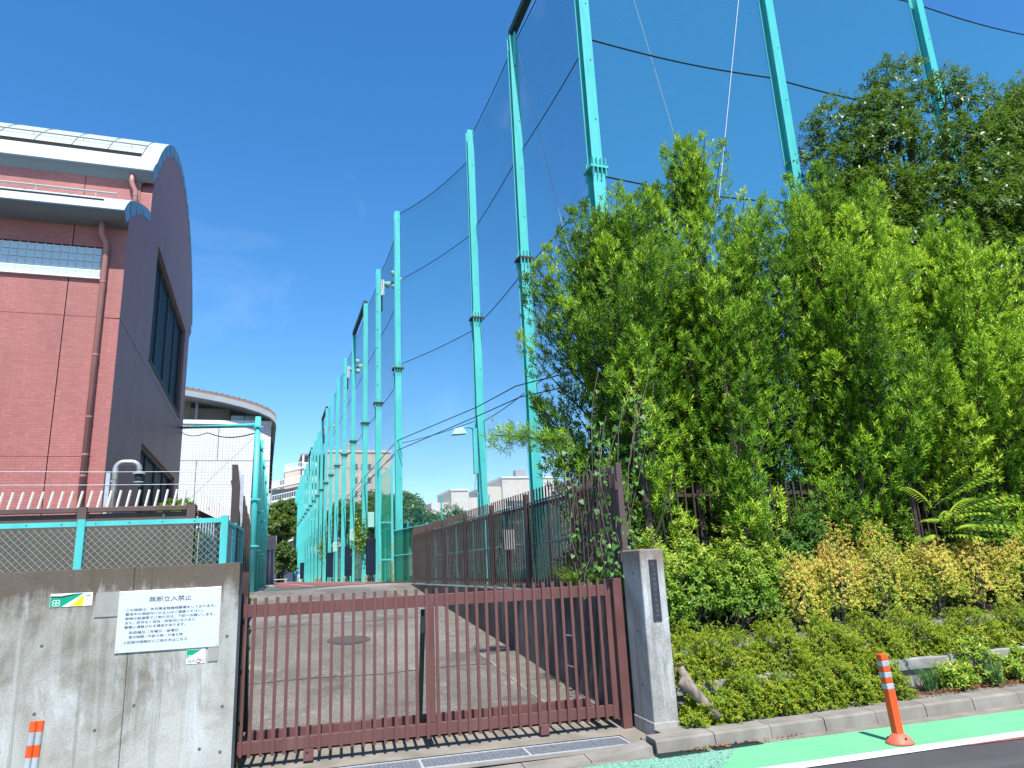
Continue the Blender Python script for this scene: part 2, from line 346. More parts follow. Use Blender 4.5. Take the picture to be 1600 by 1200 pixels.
MAT['line'] = painted('white_road_paint', (.62, .62, .60, 1), (.74, .74, .73, 1), (.16, .155, .15, 1), (.50, .50, .48, 1))
MAT['redpaint'] = M('red_road_paint', srgb(128, 66, 62), srgb(150, 84, 78), 6, .8)
def drive():
    t = NT('driveway_concrete'); v = t.coords()
    col = t.ramp(t.noise(v, .55, 8, .6), [(.32, (.095, .086, .076)), (.5, (.142, .130, .116)), (.7, (.195, .181, .163))])
    w = t.ramp(t.noise(t.coords(loc=(4, 4, 0)), 1.6, 9, .7), [(.57, (0, 0, 0)), (.72, (.85, .85, .85))]); col = t.mix(w, col, (.25, .235, .215, 1))
    vo = t.n('ShaderNodeTexVoronoi'); vo.inputs['Scale'].default_value = 75; t.l(v, vo.inputs['Vector'])
    col = t.mix(.55, col, t.ramp(vo.outputs['Color'], [(.15, (.2, .2, .2)), (.85, (.82, .81, .79))]), 'OVERLAY')
    st = t.ramp(t.noise(t.coords(loc=(1, 8, 0)), 1.3, 7, .6, .4), [(.54, (0, 0, 0)), (.68, (.7, .7, .7))]); col = t.mix(st, col, (.07, .058, .052, 1))
    return t.done(t.bsdf(col, .9, 0, .25, vo.outputs['Distance'], .4, .006))
MAT['drive'] = drive()
MAT['cover'] = M('cast_cover', (.062, .052, .05, 1), (.085, .072, .068, 1), 20, .7, bump=.4, bscale=40)
MAT['tan'] = M('tan_gutter_concrete', (.115, .104, .084, 1), (.17, .155, .128, 1), 4, .9, bump=.3, bscale=120)
MAT['apron'] = M('apron_concrete', (.16, .142, .112, 1), (.26, .235, .195, 1), 3, .9, bump=.35, bscale=110)
MAT['yard_grey'] = M('yard_asphalt', (.20, .19, .18, 1), (.27, .26, .25, 1), 1.5, .9)
MAT['yard_red'] = M('yard_red', (.17, .062, .058, 1), (.22, .09, .082, 1), 2, .9)
MAT['yard_green'] = M('yard_green', (.055, .09, .075, 1), (.075, .12, .10, 1), 2, .9)
MAT['court'] = M('court_green', (.03, .16, .08, 1), (.045, .21, .11, 1), 2, .9)
MAT['soil'] = M('planting_soil', (.045, .032, .022, 1), (.085, .062, .045, 1), 9, .95, bump=.6, bscale=40, bdist=.02)
MAT['ground'] = M('distant_ground', (.11, .10, .085, 1), (.16, .15, .13, 1), .05, .95)
MAT['bark'] = M('bark', (.05, .038, .03, 1), (.11, .088, .07, 1), 9, .95, stretch=(3, 3, .5), bump=.5, bscale=30)
MAT['log'] = M('weathered_log', (.13, .10, .078, 1), (.30, .25, .205, 1), 6, .9, stretch=(4, 4, 1.2), bump=.5, bscale=40)
MAT['twig'] = M('dry_twig', (.13, .10, .08, 1), (.22, .18, .15, 1), 9, .95)
MAT['skin'] = M('skin', (.45, .27, .19, 1), None, rough=.6)
MAT['blue_cloth'] = M('blue_cloth', (.03, .06, .22, 1), (.045, .085, .28, 1), 8, .8)
def net(name, col, cell, wid, fill=0.0):
    t = NT(name); c = t.n('ShaderNodeTexCoord'); sp = t.n('ShaderNodeSeparateXYZ'); t.l(c.outputs['Object'], sp.inputs[0])
    h = t.math('ADD', sp.outputs[0], sp.outputs[1])
    def lines(x):
        fr = t.math('FRACT', t.math('DIVIDE', x, cell)); return t.math('LESS_THAN', fr, wid)
    a = t.math('MAXIMUM', lines(t.math('ADD', h, sp.outputs[2])), lines(t.math('SUBTRACT', h, sp.outputs[2])))
    if fill: a = t.math('MAXIMUM', a, fill)
    d = t.bsdf(col, .8, 0, .2); tr = t.n('ShaderNodeBsdfTransparent'); mx = t.n('ShaderNodeMixShader')
    t.l(a, mx.inputs[0]); t.l(tr.outputs[0], mx.inputs[1]); t.l(d.outputs[0], mx.inputs[2]); return t.done(mx)
MAT['net'] = net('green_safety_net', (.010, .20, .25, 1), .05, .135)
MAT['net_dense'] = net('heavy_green_net', (.004, .13, .085, 1), .05, .19)
MAT['screen'] = net('green_wind_screen', (.006, .20, .085, 1), .05, .3, .62)
MAT['chain'] = net('green_chain_link', (.02, .36, .25, 1), .075, .2)
def leaf(name, stops, trans=.34, rough=.42, spec=.35):
    t = NT(name); a = t.n('ShaderNodeAttribute'); a.attribute_name = 'tone'; col = t.ramp(a.outputs['Fac'], stops)
    p = t.bsdf(col, rough, 0, spec); tl = t.n('ShaderNodeBsdfTranslucent'); t.l(t.mix(.6, col, (.28, .50, .03, 1), 'MIX'), tl.inputs[0])
    mx = t.n('ShaderNodeMixShader'); mx.inputs[0].default_value = trans; t.l(p.outputs[0], mx.inputs[1]); t.l(tl.outputs[0], mx.inputs[2]); return t.done(mx)
MAT['podo'] = leaf('podocarpus_leaf', [(0, (.024, .080, .014)), (.35, (.088, .215, .020)), (.66, (.25, .45, .028)), (1, (.52, .68, .06))], .26, .45, .3)
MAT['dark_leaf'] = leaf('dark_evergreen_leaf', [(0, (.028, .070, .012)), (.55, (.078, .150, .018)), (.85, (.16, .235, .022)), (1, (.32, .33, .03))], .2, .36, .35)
MAT['azalea'] = leaf('azalea_leaf', [(0, (.07, .135, .012)), (.45, (.18, .26, .014)), (.8, (.32, .35, .02)), (1, (.46, .28, .04))], .22, .45, .25)
MAT['abelia'] = leaf('abelia_leaf', [(0, (.14, .26, .02)), (.3, (.36, .40, .045)), (.62, (.70, .58, .11)), (.85, (.74, .46, .15)), (1, (.66, .28, .14))], .25, .45, .25)
MAT['shrub'] = leaf('broadleaf_shrub_leaf', [(0, (.07, .16, .02)), (.5, (.18, .31, .03)), (.85, (.32, .43, .05)), (1, (.52, .46, .08))], .28, .42, .28)
MAT['vine'] = leaf('vine_leaf', [(0, (.035, .11, .024)), (.6, (.085, .21, .04)), (1, (.16, .31, .06))], .3, .45, .25)
MAT['grass'] = leaf('grass_blade', [(0, (.08, .17, .025)), (.6, (.16, .28, .04)), (1, (.30, .36, .07))], .3, .45, .25)
MAT['lily'] = leaf('lily_turf_blade', [(0, (.04, .12, .05)), (1, (.09, .20, .08))], .3)
MAT['far_leaf'] = leaf('far_tree_leaf', [(0, (.035, .075, .014)), (.6, (.075, .135, .02)), (1, (.13, .18, .03))], .2)
MAT['dead_leaf'] = leaf('fallen_leaf', [(0, (.16, .06, .025)), (1, (.34, .15, .06))], .1)

# ------------------------------------------------------------------ leaves
def unit(a): return a/(np.linalg.norm(a, axis=-1, keepdims=True)+1e-9)
def leaves(name, P, D, N, Ln, W, tone, mat, parent=None, base=(0, 0, 0), frame='S', droop=.12, fold=.18, wide=.45, kind='stuff', ovate=False):
    P, D, N = np.asarray(P, float), unit(np.asarray(D, float)), np.asarray(N, float)
    n = len(P); Ln = np.broadcast_to(np.asarray(Ln, float), (n,))[:, None]; W = np.broadcast_to(np.asarray(W, float), (n,))[:, None]
    S = unit(np.cross(D, N)); N = np.cross(S, D)
    V = np.empty((n, 4, 3)); V[:, 0] = P
    mid = P+D*Ln*wide+N*Ln*.03
    V[:, 1] = mid+S*W/2+N*W*fold; V[:, 3] = mid-S*W/2+N*W*fold; V[:, 2] = P+D*Ln-N*Ln*droop
    q = 4
    if ovate:
        q = 7; V = np.empty((n, 7, 3)); V[:, 0] = P+D*Ln*.10
        for i, (a_, w_) in enumerate(((.0, .62), (.30, 1.0), (.68, .55))):
            c_ = P+D*Ln*a_+N*Ln*(.03-droop*a_*a_); V[:, 1+i] = c_+S*W/2*w_+N*W*fold*w_; V[:, 6-i] = c_-S*W/2*w_+N*W*fold*w_
        V = np.concatenate([V[:, :4], (P+D*Ln-N*Ln*droop)[:, None], V[:, 4:]], 1); q = 8
    b = ROOT[root_of(parent).name][0] if parent else Vector(base)
    V = V.reshape(-1, 3)-np.array(b)
    me = bpy.data.meshes.new(name); me.vertices.add(q*n); me.vertices.foreach_set('co', V.astype(np.float32).ravel())
    me.loops.add(q*n); me.loops.foreach_set('vertex_index', np.arange(q*n, dtype=np.int32))
    me.polygons.add(n); me.polygons.foreach_set('loop_start', np.arange(0, q*n, q, dtype=np.int32))
    me.update(calc_edges=True)
    at = me.attributes.new('tone', 'FLOAT', 'POINT'); at.data.foreach_set('value', np.repeat(np.clip(tone, 0, 1), q).astype(np.float32))
    me.materials.append(mat)
    o = bpy.data.objects.new(name, me); COL.objects.link(o)
    if parent: o.parent = parent
    else: place(o, base, frame)
    if kind: o['kind'] = kind
    return o
FACE = .9      # leaves turn their upper side to the light
def rdir(n, rng=RNG): return unit(rng.normal(size=(n, 3)))
def shoots(P, A, k, length, ll, lw, tone, spread=(35, 70), rng=RNG, face=None):
    """whorled narrow leaves along shoots: P base, A axis; returns leaf arrays"""
    n = len(P); A = unit(A); ref = np.where(np.abs(A[:, 2:3]) < .9, [[0, 0, 1.]], [[1., 0, 0]]); B = unit(np.cross(A, ref)); Cc = np.cross(A, B)
    t = (np.arange(k)+.5)/k; ph = np.arange(k)*2.399
    ph = ph[None, :]+rng.uniform(0, 6.28, (n, 1))
    rad = B[:, None]*np.cos(ph)[..., None]+Cc[:, None]*np.sin(ph)[..., None]
    ang = np.radians(spread[1]+(spread[0]-spread[1])*t)[None, :, None]+rng.normal(0, .12, (n, k, 1))
    D = A[:, None]*np.cos(ang)+rad*np.sin(ang); Pp = P[:, None]+A[:, None]*(t[None, :, None]*length)
    N = A[:, None]-(np.sum(A[:, None]*D, -1, keepdims=True))*D
    N = unit(N)+(FACE if face is None else face)*np.array((0, -.45, .9))+rng.normal(0, .25, (n, k, 3))
    Ln = ll*rng.uniform(.7, 1.15, (n, k)); T = np.broadcast_to(np.asarray(tone)[:, None], (n, k))+rng.normal(0, .09, (n, k))+.10*(t[None]-.5)
    return Pp.reshape(-1, 3), D.reshape(-1, 3), N.reshape(-1, 3), Ln.ravel(), np.full(n*k, lw), T.ravel()
# ================================================================== SETTING: ground, road, kerbs
struct(MB().grid([[(-900, -400, -.75), (900, -400, -.75)], [(-900, 1500, -.75), (900, 1500, -.75)]]).build('ground', MAT['ground']))
def rsheet(name, pts, mat, dz, base=(0, 0, 0), frame='R'):
    """flat marking on the road: rows of (s, v) edges, heights follow the road"""
    return MB().grid([[(s, v, rz(RF(s, v).x)+dz) for s, v in row] for row in pts]).build(name, mat, base=base, frame=frame)
SS = [-40, -10, -4, -1, 2, 5, 8, 11, 14, 20, 45]
struct(rsheet('road', [[(s, -22) for s in SS], [(s, -8) for s in SS], [(s, -.90) for s in SS]], MAT['asphalt'], 0))
vg = lambda s: -1.0-.03*(s-3.2)          # kerb-side edge of the green lane
vu = lambda s: -1.70-.0264*(s-4.32)       # edges of the white line
vl = lambda s: vu(s)-.155
SL = [-12, -6, -2, 1, 3, 5, 7, 9, 12, 16]
struct(rsheet('lane_surface', [[(s, vu(s)+.0) for s in SL], [(s, (vg(s)+vu(s))/2) for s in SL], [(s, vg(s)) for s in SL]], MAT['lane'], .004, (4.45, -1.05, 0)))
struct(rsheet('road_line', [[(s, vl(s)) for s in SL], [(s, vu(s)) for s in SL]], MAT['line'], .008))
struct(rsheet('road_marking', [[(s, vl(s)-.05*(s-6.2)-.02) for s in (6.2, 7.5, 9, 12)], [(s, vl(s)) for s in (6.2, 7.5, 9, 12)]], MAT['redpaint'], .006))
struct(rsheet('gutter', [[(s, vg(s)-.01) for s in SL], [(s, -.90) for s in SL]], MAT['apron'], .0025))
# raised kerb in separate stones, low kerb across the gateway
kerb = MB().box(3.66, 13.9, -.70, -.66, -.3, .0).build('kerb', MAT['kerb'], frame='R'); struct(kerb)
kerb_s = []
s = 3.70
while s < 13.5:
    e = s+.592; z = rz(RF(s, -.8).x); z2 = rz(RF(e, -.8).x); j = random.uniform(-.004, .004)
    m = MB(); pr = [(-.955, -.06), (-.925, .105), (-.90, .12), (-.705, .125), (-.705, -.06)]
    n = len(pr); vs = [(s, v+j, z+h) for v, h in pr]+[(e, v+j, z2+h) for v, h in pr]
    m.add(vs, [tuple(range(n))[::-1], tuple(range(n, 2*n))]+[(k, (k+1) % n, n+(k+1) % n, n+k) for k in range(n)])
    m.build('kerb_stone', MAT['kerb'], kerb); s += .60
s = 3.66; k = 0
while s > -3.2:
    e = s-.592; m = MB(); h1 = .085 if k == 0 else .03
    pr = [(-.95, -.06), (-.925, .022), (-.72, .035), (-.72, -.06)]; n = len(pr)
    vs = [(s, v, rz(RF(s, v).x)+h+(h1-.03)*(h > 0)) for v, h in pr]+[(e, v, rz(RF(e, v).x)+h) for v, h in pr]
    m.add(vs, [tuple(range(n)), tuple(range(n, 2*n))[::-1]]+[(q, n+q, n+(q+1) % n, (q+1) % n) for q in range(n)])
    m.build('kerb_stone', MAT['kerb'], kerb); s -= .60; k += 1
# apron in front of the gate, with a slot for the grating
az = lambda v: -.075+.035*(v+.72)
m = MB()
for (v0, v1) in ((-.715, -.605), (-.245, .45)):
    m.grid([[(-1.2, v0, az(v0)), (3.0, v0, az(v0)), (3.87, v0, az(v0))], [(-1.2, v1, az(v1)), (3.0, v1, az(v1)), (3.87, v1, az(v1))]])
m.grid([[(3.62, -.605, az(-.605)), (3.87, -.605, az(-.605))], [(3.62, -.245, az(-.245)), (3.87, -.245, az(-.245))]])
m.box(-1.2, 3.62, -.605, -.245, -.4, -.30)
struct(m.build('apron', MAT['apron'], frame='R'))
struct(MB().grid([[(3.87, -.705, .02), (14, -.705, .13)], [(3.87, -.50, .02), (14, -.50, .13)]]).build('pavement_edge', MAT['apron'], frame='R'))
# steel drain grating
g = thing('drain_grating', 'long galvanised steel drain grating set before the brown gate', 'grating', (1.8, -.42, -.07), 'R')
zt = -.066
m = MB()
for a, b, c, d in ((-1.0, 3.61, -.600, -.575), (-1.0, 3.61, -.275, -.250), (3.585, 3.61, -.575, -.275)): m.box(a, b, c, d, zt-.06, zt+.002)
for x in (-.4, .6, 1.6, 2.6): m.box(x-.012, x+.012, -.575, -.275, zt-.06, zt+.001)
m.build('frame', MAT['galv'], g)
m = MB()
for q in range(9): m.box(-1.0, 3.585, -.562+q*.034-.006, -.562+q*.034+.006, zt-.05, zt-.002)
m.build('bearing_bar', MAT['grate'], g)['kind'] = 'stuff'
m = MB(); x = -.99
while x < 3.58: m.box(x-.0045, x+.0045, -.575, -.275, zt-.02, zt-.001); x += .04
m.build('cross_bar', MAT['grate'], g)['kind'] = 'stuff'
box(-1.0, 3.585, -.574, -.276, -.29, -.285).build('trough_bottom', MAT['black'], g)
# two cast gully grids in the gutter
for (s0, lab) in ((3.66, 'black cast gully grid below the concrete gatepost'), (4.22, 'black cast gully grid under the forked log and shrubs')):
    g = thing('gully_grid', lab, 'grating', (s0+.25, -1.0, rz(RF(s0, -1).x)), 'R', 'gully grids along the kerb')
    z = rz(RF(s0+.25, -1).x)+.014
    m = MB(); m.box(s0, s0+.5, -1.065, -1.05, z-.02, z); m.box(s0, s0+.5, -.965, -.95, z-.02, z); m.box(s0, s0+.015, -1.05, -.965, z-.02, z); m.box(s0+.485, s0+.5, -1.05, -.965, z-.02, z)
    m.build('frame', MAT['dark_steel'], g)
    m = MB()
    for q in range(16): m.box(s0+.03+q*.029, s0+.045+q*.029, -1.05, -.965, z-.018, z-.002)
    for q in (-1.02, -.995): m.box(s0+.016, s0+.484, q, q+.008, z-.018, z-.004)
    m.build('grid_bar', MAT['dark_steel'], g)['kind'] = 'stuff'
    box(s0+.015, s0+.485, -1.05, -.965, z-.0125, z-.0115).build('pit', MAT['black'], g)
# ---------------- driveway climbing to the yard
PY = [7.0, 7.7, 8.75, 9.6, 10.6, 12.56, 16.05, 19.6, 27.0, 122.0, 240.0]
PZ = [-.06, .0, .08, .17, .29, .50, .87, 1.27, 1.235, .61, -.2]
def gz(y): return float(np.interp(y, PY, PZ))
def yf(x): return G0.y+math.tan(GA)*(x-G0.x)+.40
def dsheet(name, x0, x1, mat, dz, y1=19.6, curve=0):
    xs = np.linspace(x0, x1, 6); ts = np.linspace(0, 1, 40); P = []
    for t in ts:
        row = []
        for x in xs:
            y = yf(x)+(y1-yf(x))*t; row.append((x, y, gz(y)+dz))
        P.append(row)
    return MB().grid(P).build(name, mat, base=(0, 7, 0), smooth=True)
struct(dsheet('driveway', -.30, 3.78, MAT['drive'], 0))
struct(dsheet('gutter_strip', 3.22, 3.755, MAT['tan'], .005))
def strip(name, pts, w, mat, dz):
    m = MB(); L_, R2 = [], []
    for i, (x, y) in enumerate(pts):
        a = np.array(pts[max(i-1, 0)]); b = np.array(pts[min(i+1, len(pts)-1)]); d = nrm(b-a); n = np.array((-d[1], d[0]))*w/2
        L_.append((x+n[0], y+n[1], gz(y+n[1])+dz)); R2.append((x-n[0], y-n[1], gz(y-n[1])+dz))
    return m.grid([L_, R2]).build(name, mat, base=(0, 7, 0))
ys = np.linspace(8.1, 19.4, 24)
struct(strip('gutter_edge', [(3.20+random.uniform(-.01, .01), y) for y in ys], .035, MAT['kerb'], .008))
struct(strip('expansion_joint', [(x, 10.55+.05*math.sin(x*3)+x*-.03) for x in np.linspace(-.3, 3.2, 12)], .018, MAT['joint'], .006))
struct(strip('expansion_joint', [(x, 14.6+.03*math.sin(x*3)) for x in np.linspace(-.3, 3.2, 12)], .02, MAT['joint'], .006))
# manhole cover in the slope
mh = thing('manhole_cover', 'dark round manhole cover set in the sloping concrete driveway', 'manhole', (1.42, 12.9, gz(12.9)))
sl = (gz(13.3)-gz(12.5))/.8
def tilt_disc(r, dz, n=28): return [(1.42+r*math.cos(6.2832*k/n), 12.9+r*math.sin(6.2832*k/n), gz(12.9)+sl*r*math.sin(6.2832*k/n)+dz) for k in range(n)]
MB().add(tilt_disc(.29, .014), [tuple(range(28))]).build('cover', MAT['cover'], mh)
a, b = tilt_disc(.36, .010), tilt_disc(.295, .012)
MB().add(a+b, [(k, (k+1) % 28, 28+(k+1) % 28, 28+k) for k in range(28)]).build('rim', MAT['cover'], mh)
# ---------------- school yard beyond the crest
def ysheet(name, poly, mat, dz):
    return MB().add([(x, y, gz(y)+dz) for x, y in poly], [tuple(range(len(poly)))]).build(name, mat)
m = MB(); yy = [19.6, 23, 27, 40, 60, 90, 122, 170, 240]
m.grid([[(x, y, gz(y)-.001) for x in (-60, -.3, 3.75, 40, 130)] for y in yy])
struct(m.build('yard', MAT['yard_grey']))
struct(ysheet('yard_surface', [(.0, 20.2), (.9, 19.9), (2.6, 24), (2.9, 34), (.1, 34)], MAT['yard_green'], .006))
struct(MB().grid([[(x, y, gz(y)+.009) for x in (.6, 4.2)] for y in (24.2, 27, 45, 70, 100)]).build('running_track', MAT['yard_red']))
for x in (1.6, 3.3): struct(MB().grid([[(q, y, gz(y)+.014) for q in (x-.025, x+.025)] for y in (25, 27, 45, 70, 100)]).build('track_line', MAT['line']))
struct(MB().grid([[(x, y, gz(y)+.004) for x in (5.0, 60)] for y in (27.0, 60, 122)]).build('court', MAT['court']))
# raised platform to the right of the driveway and the planted terraces on the street side
m = MB(); m.grid([[(3.90, 9.9, 1.262), (24, 8.4, 1.262)], [(3.90, 27, 1.262), (24, 27, 1.262)]]); struct(m.build('platform', MAT['soil']))
def terrace(name, v0, v1, z0, z1, s0=3.95, s1=14.5):
    P = []
    for i, v in enumerate(np.linspace(v0, v1, 5)):
        P.append([(s, v, z0+(z1-z0)*i/4+.012*(s-8)+random.uniform(-.012, .012)) for s in np.linspace(s0, s1, 40)])
    return struct(MB().grid(P).build(name, MAT['soil'], frame='R', smooth=True))
terrace('planting_bed', -.505, -.20, .065, .10, 4.16)
terrace('planting_bed', -.14, .47, .34, .40)
terrace('planting_bed', .55, 2.4, .64, 1.28)
for (v, zt, zb, lab) in ((-.20, .40, -.05, 'low concrete planter edge above the kerbside shrubs'), (.50, .69, .30, 'upper concrete planter edge behind the clipped azaleas')):
    p = thing('planter_edge', lab, 'planter edge', (9, v, 0), 'R')
    s = 4.17
    while s < 14.2:
        e = s+1.19; t = .012*(s+.6-8)
        box(s, e, v-.06, v+.06, zt-.115+t, zt+t).build('coping_block', MAT['planter'], p, bevel=.008)
        s += 1.2
    box(4.16, 14.4, v-.02, v+.05, zb, zt-.10).build('wall', MAT['planter'], p)
# ================================================================== boundary wall, notices, gate, gatepost
wall = thing('boundary_wall', 'weathered grey concrete boundary wall left of the gate', 'wall', (-3, -.2, 0), 'R')
JS = -.941
for a, b in ((-6.0, -3.4), (-3.397, JS-.0015), (JS+.0015, -.045)):
    box(a, b, -.30, -.08, -.35, 1.787).build('wall_panel', MAT['wall_concrete'], wall, bevel=.005)
box(-5.9, -.06, -.285, -.1, -.3, 1.76).build('wall_core', MAT['retaining'], wall)
th = MB().tube([(0, -.302, 0), (0, -.288, 0)], .014, 12).build('tie_hole', MAT['retaining'], wall)
spots = [(-1.62, 1.16), (-1.62, .62), (-1.15, .45), (-.88, 1.72), (-1.45, 1.73), (-.12, 1.70), (-.13, 1.14), (-.14, .55), (-.86, .62), (-.31, .22), (-1.85, .35), (-.42, 1.69), (-.14, .18)]
rt = wall
bx = ROOT[wall.name][0]
for i, (s, z) in enumerate(spots):
    o = th if i == 0 else th.copy()
    if i: COL.objects.link(o); 
    o.location = (s, 0, z)
box(-1.235, -1.03, -.308, -.299, 1.37, 1.578).build('mortar_patch', MAT['patch'], wall)
box(-.285, -.20, -.308, -.299, .935, 1.06).build('mortar_patch', MAT['patch'], wall)
def text(body, size, mat, parent, name, loc, width=None, align='LEFT', depth=.0008):
    """raised print lying on a plane that faces the street (local -v)"""
    c = bpy.data.curves.new('t', 'FONT'); c.body = body; c.size = size; c.extrude = depth/2; c.align_x = align; c.resolution_u = 2
    o = bpy.data.objects.new('t', c); COL.objects.link(o)
    dg = bpy.context.evaluated_depsgraph_get(); me = bpy.data.meshes.new_from_object(o.evaluated_get(dg))
    bpy.data.objects.remove(o)
    co = np.zeros(len(me.vertices)*3); me.vertices.foreach_get('co', co); co = co.reshape(-1, 3)
    if width and len(co): co[:, 0] *= width/max(1e-6, co[:, 0].max()-co[:, 0].min())
    b = ROOT[root_of(parent).name][0]
    out = np.stack([co[:, 0]+loc[0]-b.x, -co[:, 2]+loc[1]-b.y, co[:, 1]+loc[2]-b.z], 1); me.vertices.foreach_set('co', out.ravel()); me.update()
    me.materials.clear(); me.materials.append(mat)
    t = bpy.data.objects.new(name, me); COL.objects.link(t); t.parent = parent; return t
sg = thing('notice_plate', 'brushed metal notice plate with Japanese no-entry text on the wall', 'sign', (-.62, -.31, 1.058), 'R')
box(-1.047, -.197, -.312, -.302, 1.058, 1.578).build('plate', MAT['brushed'], sg, bevel=.002)
for s, z in ((-1.03, 1.56), (-.214, 1.56), (-1.03, 1.076), (-.214, 1.076)): MB().tube([(s, -.3145, z), (s, -.3115, z)], .007, 10).build('screw', MAT['galv'], sg)
text('無断立入禁止', .05, MAT['ink'], sg, 'heading', (-.80, -.3133, 1.478), .35)
zz = 1.405
for body, x, wd in (('この施設は、休日等全館機械警備をしております。', -.985, .74), ('警戒中の施設内への立入はご遠慮ください。', -.985, .64), ('荷物の配達等でご用の方は、下記へお願いします。', -.985, .74),
                    ('また、許可なく校地・校舎内に立入ると', -.985, .57), ('警察に通報される場合があります。', -.985, .50)):
    text(body, .026, MAT['ink'], sg, 'text_line', (x, -.3133, zz), wd); zz -= .0365
zz -= .010
for body, x, wd in (('取扱曜日／月曜日・金曜日', -.945, .40), ('受付時間／午前９時・午後５時', -.945, .44)):
    text(body, .026, MAT['ink'], sg, 'text_line', (x, -.3133, zz), wd); zz -= .0385
text('上記受付時間外にご用の方はこちら', .026, MAT['ink'], sg, 'text_line', (-.985, -.3133, zz-.004), .52)
def flower(parent, cx, cz, r, v, mat):
    m = MB()
    for k in range(4):
        a = math.pi/4+k*math.pi/2; px, pz = cx+r*.55*math.cos(a), cz+r*.5*math.sin(a); n = 14
        o = [(px+r*.5*math.cos(6.2832*q/n), v, pz+r*.42*math.sin(6.2832*q/n)) for q in range(n)]
        i = [(px+r*.36*math.cos(6.2832*q/n), v, pz+r*.29*math.sin(6.2832*q/n)) for q in range(n)]
        m.add(o+i, [(q, (q+1) % n, n+(q+1) % n, n+q) for q in range(n)])
    m.build('emblem', mat, parent)
def poly(parent, name, pts, v, mat): MB().add([(s, v, z) for s, z in pts], [tuple(range(len(pts)))]).build(name, mat, parent)
st = thing('security_sticker', 'long green, yellow and white security sticker left of the notice plate', 'sticker', (-1.43, -.303, 1.475), 'R')
box(-1.594, -1.262, -.3045, -.3015, 1.474, 1.586).build('backing', MAT['sticker_white'], st)
poly(st, 'green_field', [(-1.592, 1.476), (-1.50, 1.476), (-1.335, 1.58), (-1.36, 1.582), (-1.50, 1.55), (-1.592, 1.556)], -.3052, MAT['sticker_green'])
poly(st, 'black_band', [(-1.592, 1.556), (-1.50, 1.55), (-1.345, 1.583), (-1.42, 1.578), (-1.51, 1.564), (-1.592, 1.568)], -.3055, MAT['ink'])
poly(st, 'yellow_field', [(-1.43, 1.476), (-1.333, 1.476), (-1.333, 1.572)], -.3052, MAT['sticker_yellow'])
flower(st, -1.545, 1.508, .034, -.3058, MAT['sticker_white'])
poly(st, 'red_dot', [(-1.305, 1.518), (-1.297, 1.518), (-1.297, 1.527), (-1.305, 1.527)], -.3052, MAT['ink_red'])
poly(st, 'caption', [(-1.315, 1.553), (-1.278, 1.555), (-1.278, 1.562), (-1.315, 1.560)], -.3052, MAT['ink_blue'])
st = thing('security_sticker', 'small square SENON security sticker under the notice plate', 'sticker', (-.385, -.303, .925), 'R')
box(-.462, -.306, -.3045, -.3015, .925, 1.046).build('backing', MAT['sticker_white'], st)
poly(st, 'green_field', [(-.46, .968), (-.46, 1.044), (-.335, 1.044)], -.3052, MAT['sticker_green'])
flower(st, -.435, .985, .02, -.3058, MAT['sticker_white'])
text('SENON', .04, MAT['ink_blue'], st, 'lettering', (-.452, -.3056, .934), .134)
# ring of the red O over the lettering
n = 18; c0 = (-.357, .9475)
o_ = [(c0[0]+.019*math.cos(6.2832*q/n), -.3066, c0[1]+.019*math.sin(6.2832*q/n)) for q in range(n)]; i_ = [(c0[0]+.0145*math.cos(6.2832*q/n), -.3066, c0[1]+.0145*math.sin(6.2832*q/n)) for q in range(n)]
MB().add(o_+i_, [(q, (q+1) % n, n+(q+1) % n, n+q) for q in range(n)]).build('red_ring', MAT['ink_red'], st)

# ---------------- sliding gate
gate = thing('sliding_gate', 'low brown steel sliding gate of vertical bars across the driveway', 'gate', (1.85, 0, .0), 'R')
G = MAT['gate']
box(-.03, 3.67, -.02, .03, 1.275, 1.393).build('top_rail', G, gate, bevel=.004)
box(-.03, 3.67, -.02, .03, .073, .181).build('bottom_rail', G, gate, bevel=.004)
box(.0, 3.56, .40, .45, .073, .19).build('rear_rail', G, gate, bevel=.004)
for s in (-.01, 1.76, 3.55): box(s-.03, s+.03, .035, .395, .085, .135).build('cross_member', G, gate)
box(1.715, 1.80, -.015, .028, .185, 1.27).build('middle_stile', G, gate, bevel=.004)
box(3.655, 3.715, -.03, .035, .045, 1.445).build('end_stile', G, gate, bevel=.004)
for s in (1.693, 3.60, .0):
    MB().prism([(.035, 1.25), (.05, 1.25), (.42, .20), (.35, .20), (.035, 1.02)], s-.02, s+.02, 'x').build('brace', MAT['dark_steel'], gate)  # shade on the brace put into its colour, near black instead of gate brown
pk = box(.060, .0895, -.050, -.022, .050, 1.452).build('picket', G, gate)
step = (3.575-.075)/34
repeat(pk, [(k*step, 0, 0) for k in range(1, 35)])
box(-.012, .012, -.045, -.022, .06, 1.46).build('picket', G, gate)
for s in (.60, 2.90):
    box(s-.045, s+.045, -.04, .04, -.03, .07).build('wheel_housing', G, gate, bevel=.004)
    MB().tube([(s, -.028, -.038), (s, .028, -.038)], .028, 14).build('wheel', MAT['dark_steel'], gate)
gp = thing('gate_post', 'square brown steel receiving post at the right end of the gate', 'post', (3.80, 0, -.06), 'R')
box(3.745, 3.845, -.055, .045, -.08, 1.452).build('shaft', G, gp, bevel=.005)
gp = thing('gate_post', 'black steel channel post in the gap beside the concrete wall', 'post', (-.05, .08, 0), 'R')
m = MB(); m.box(-.085, .0, .085, .095, -.1, 1.70); m.box(-.085, -.075, .095, .16, -.1, 1.70); m.box(-.085, .0, .16, .17, -.1, 1.70); m.build('channel', MAT['darkbrown'], gp)
for z in (.35, .8, 1.25): box(-.06, -.02, .06, .084, z, z+.05).build('guide_bracket', MAT['dark_steel'], gp)

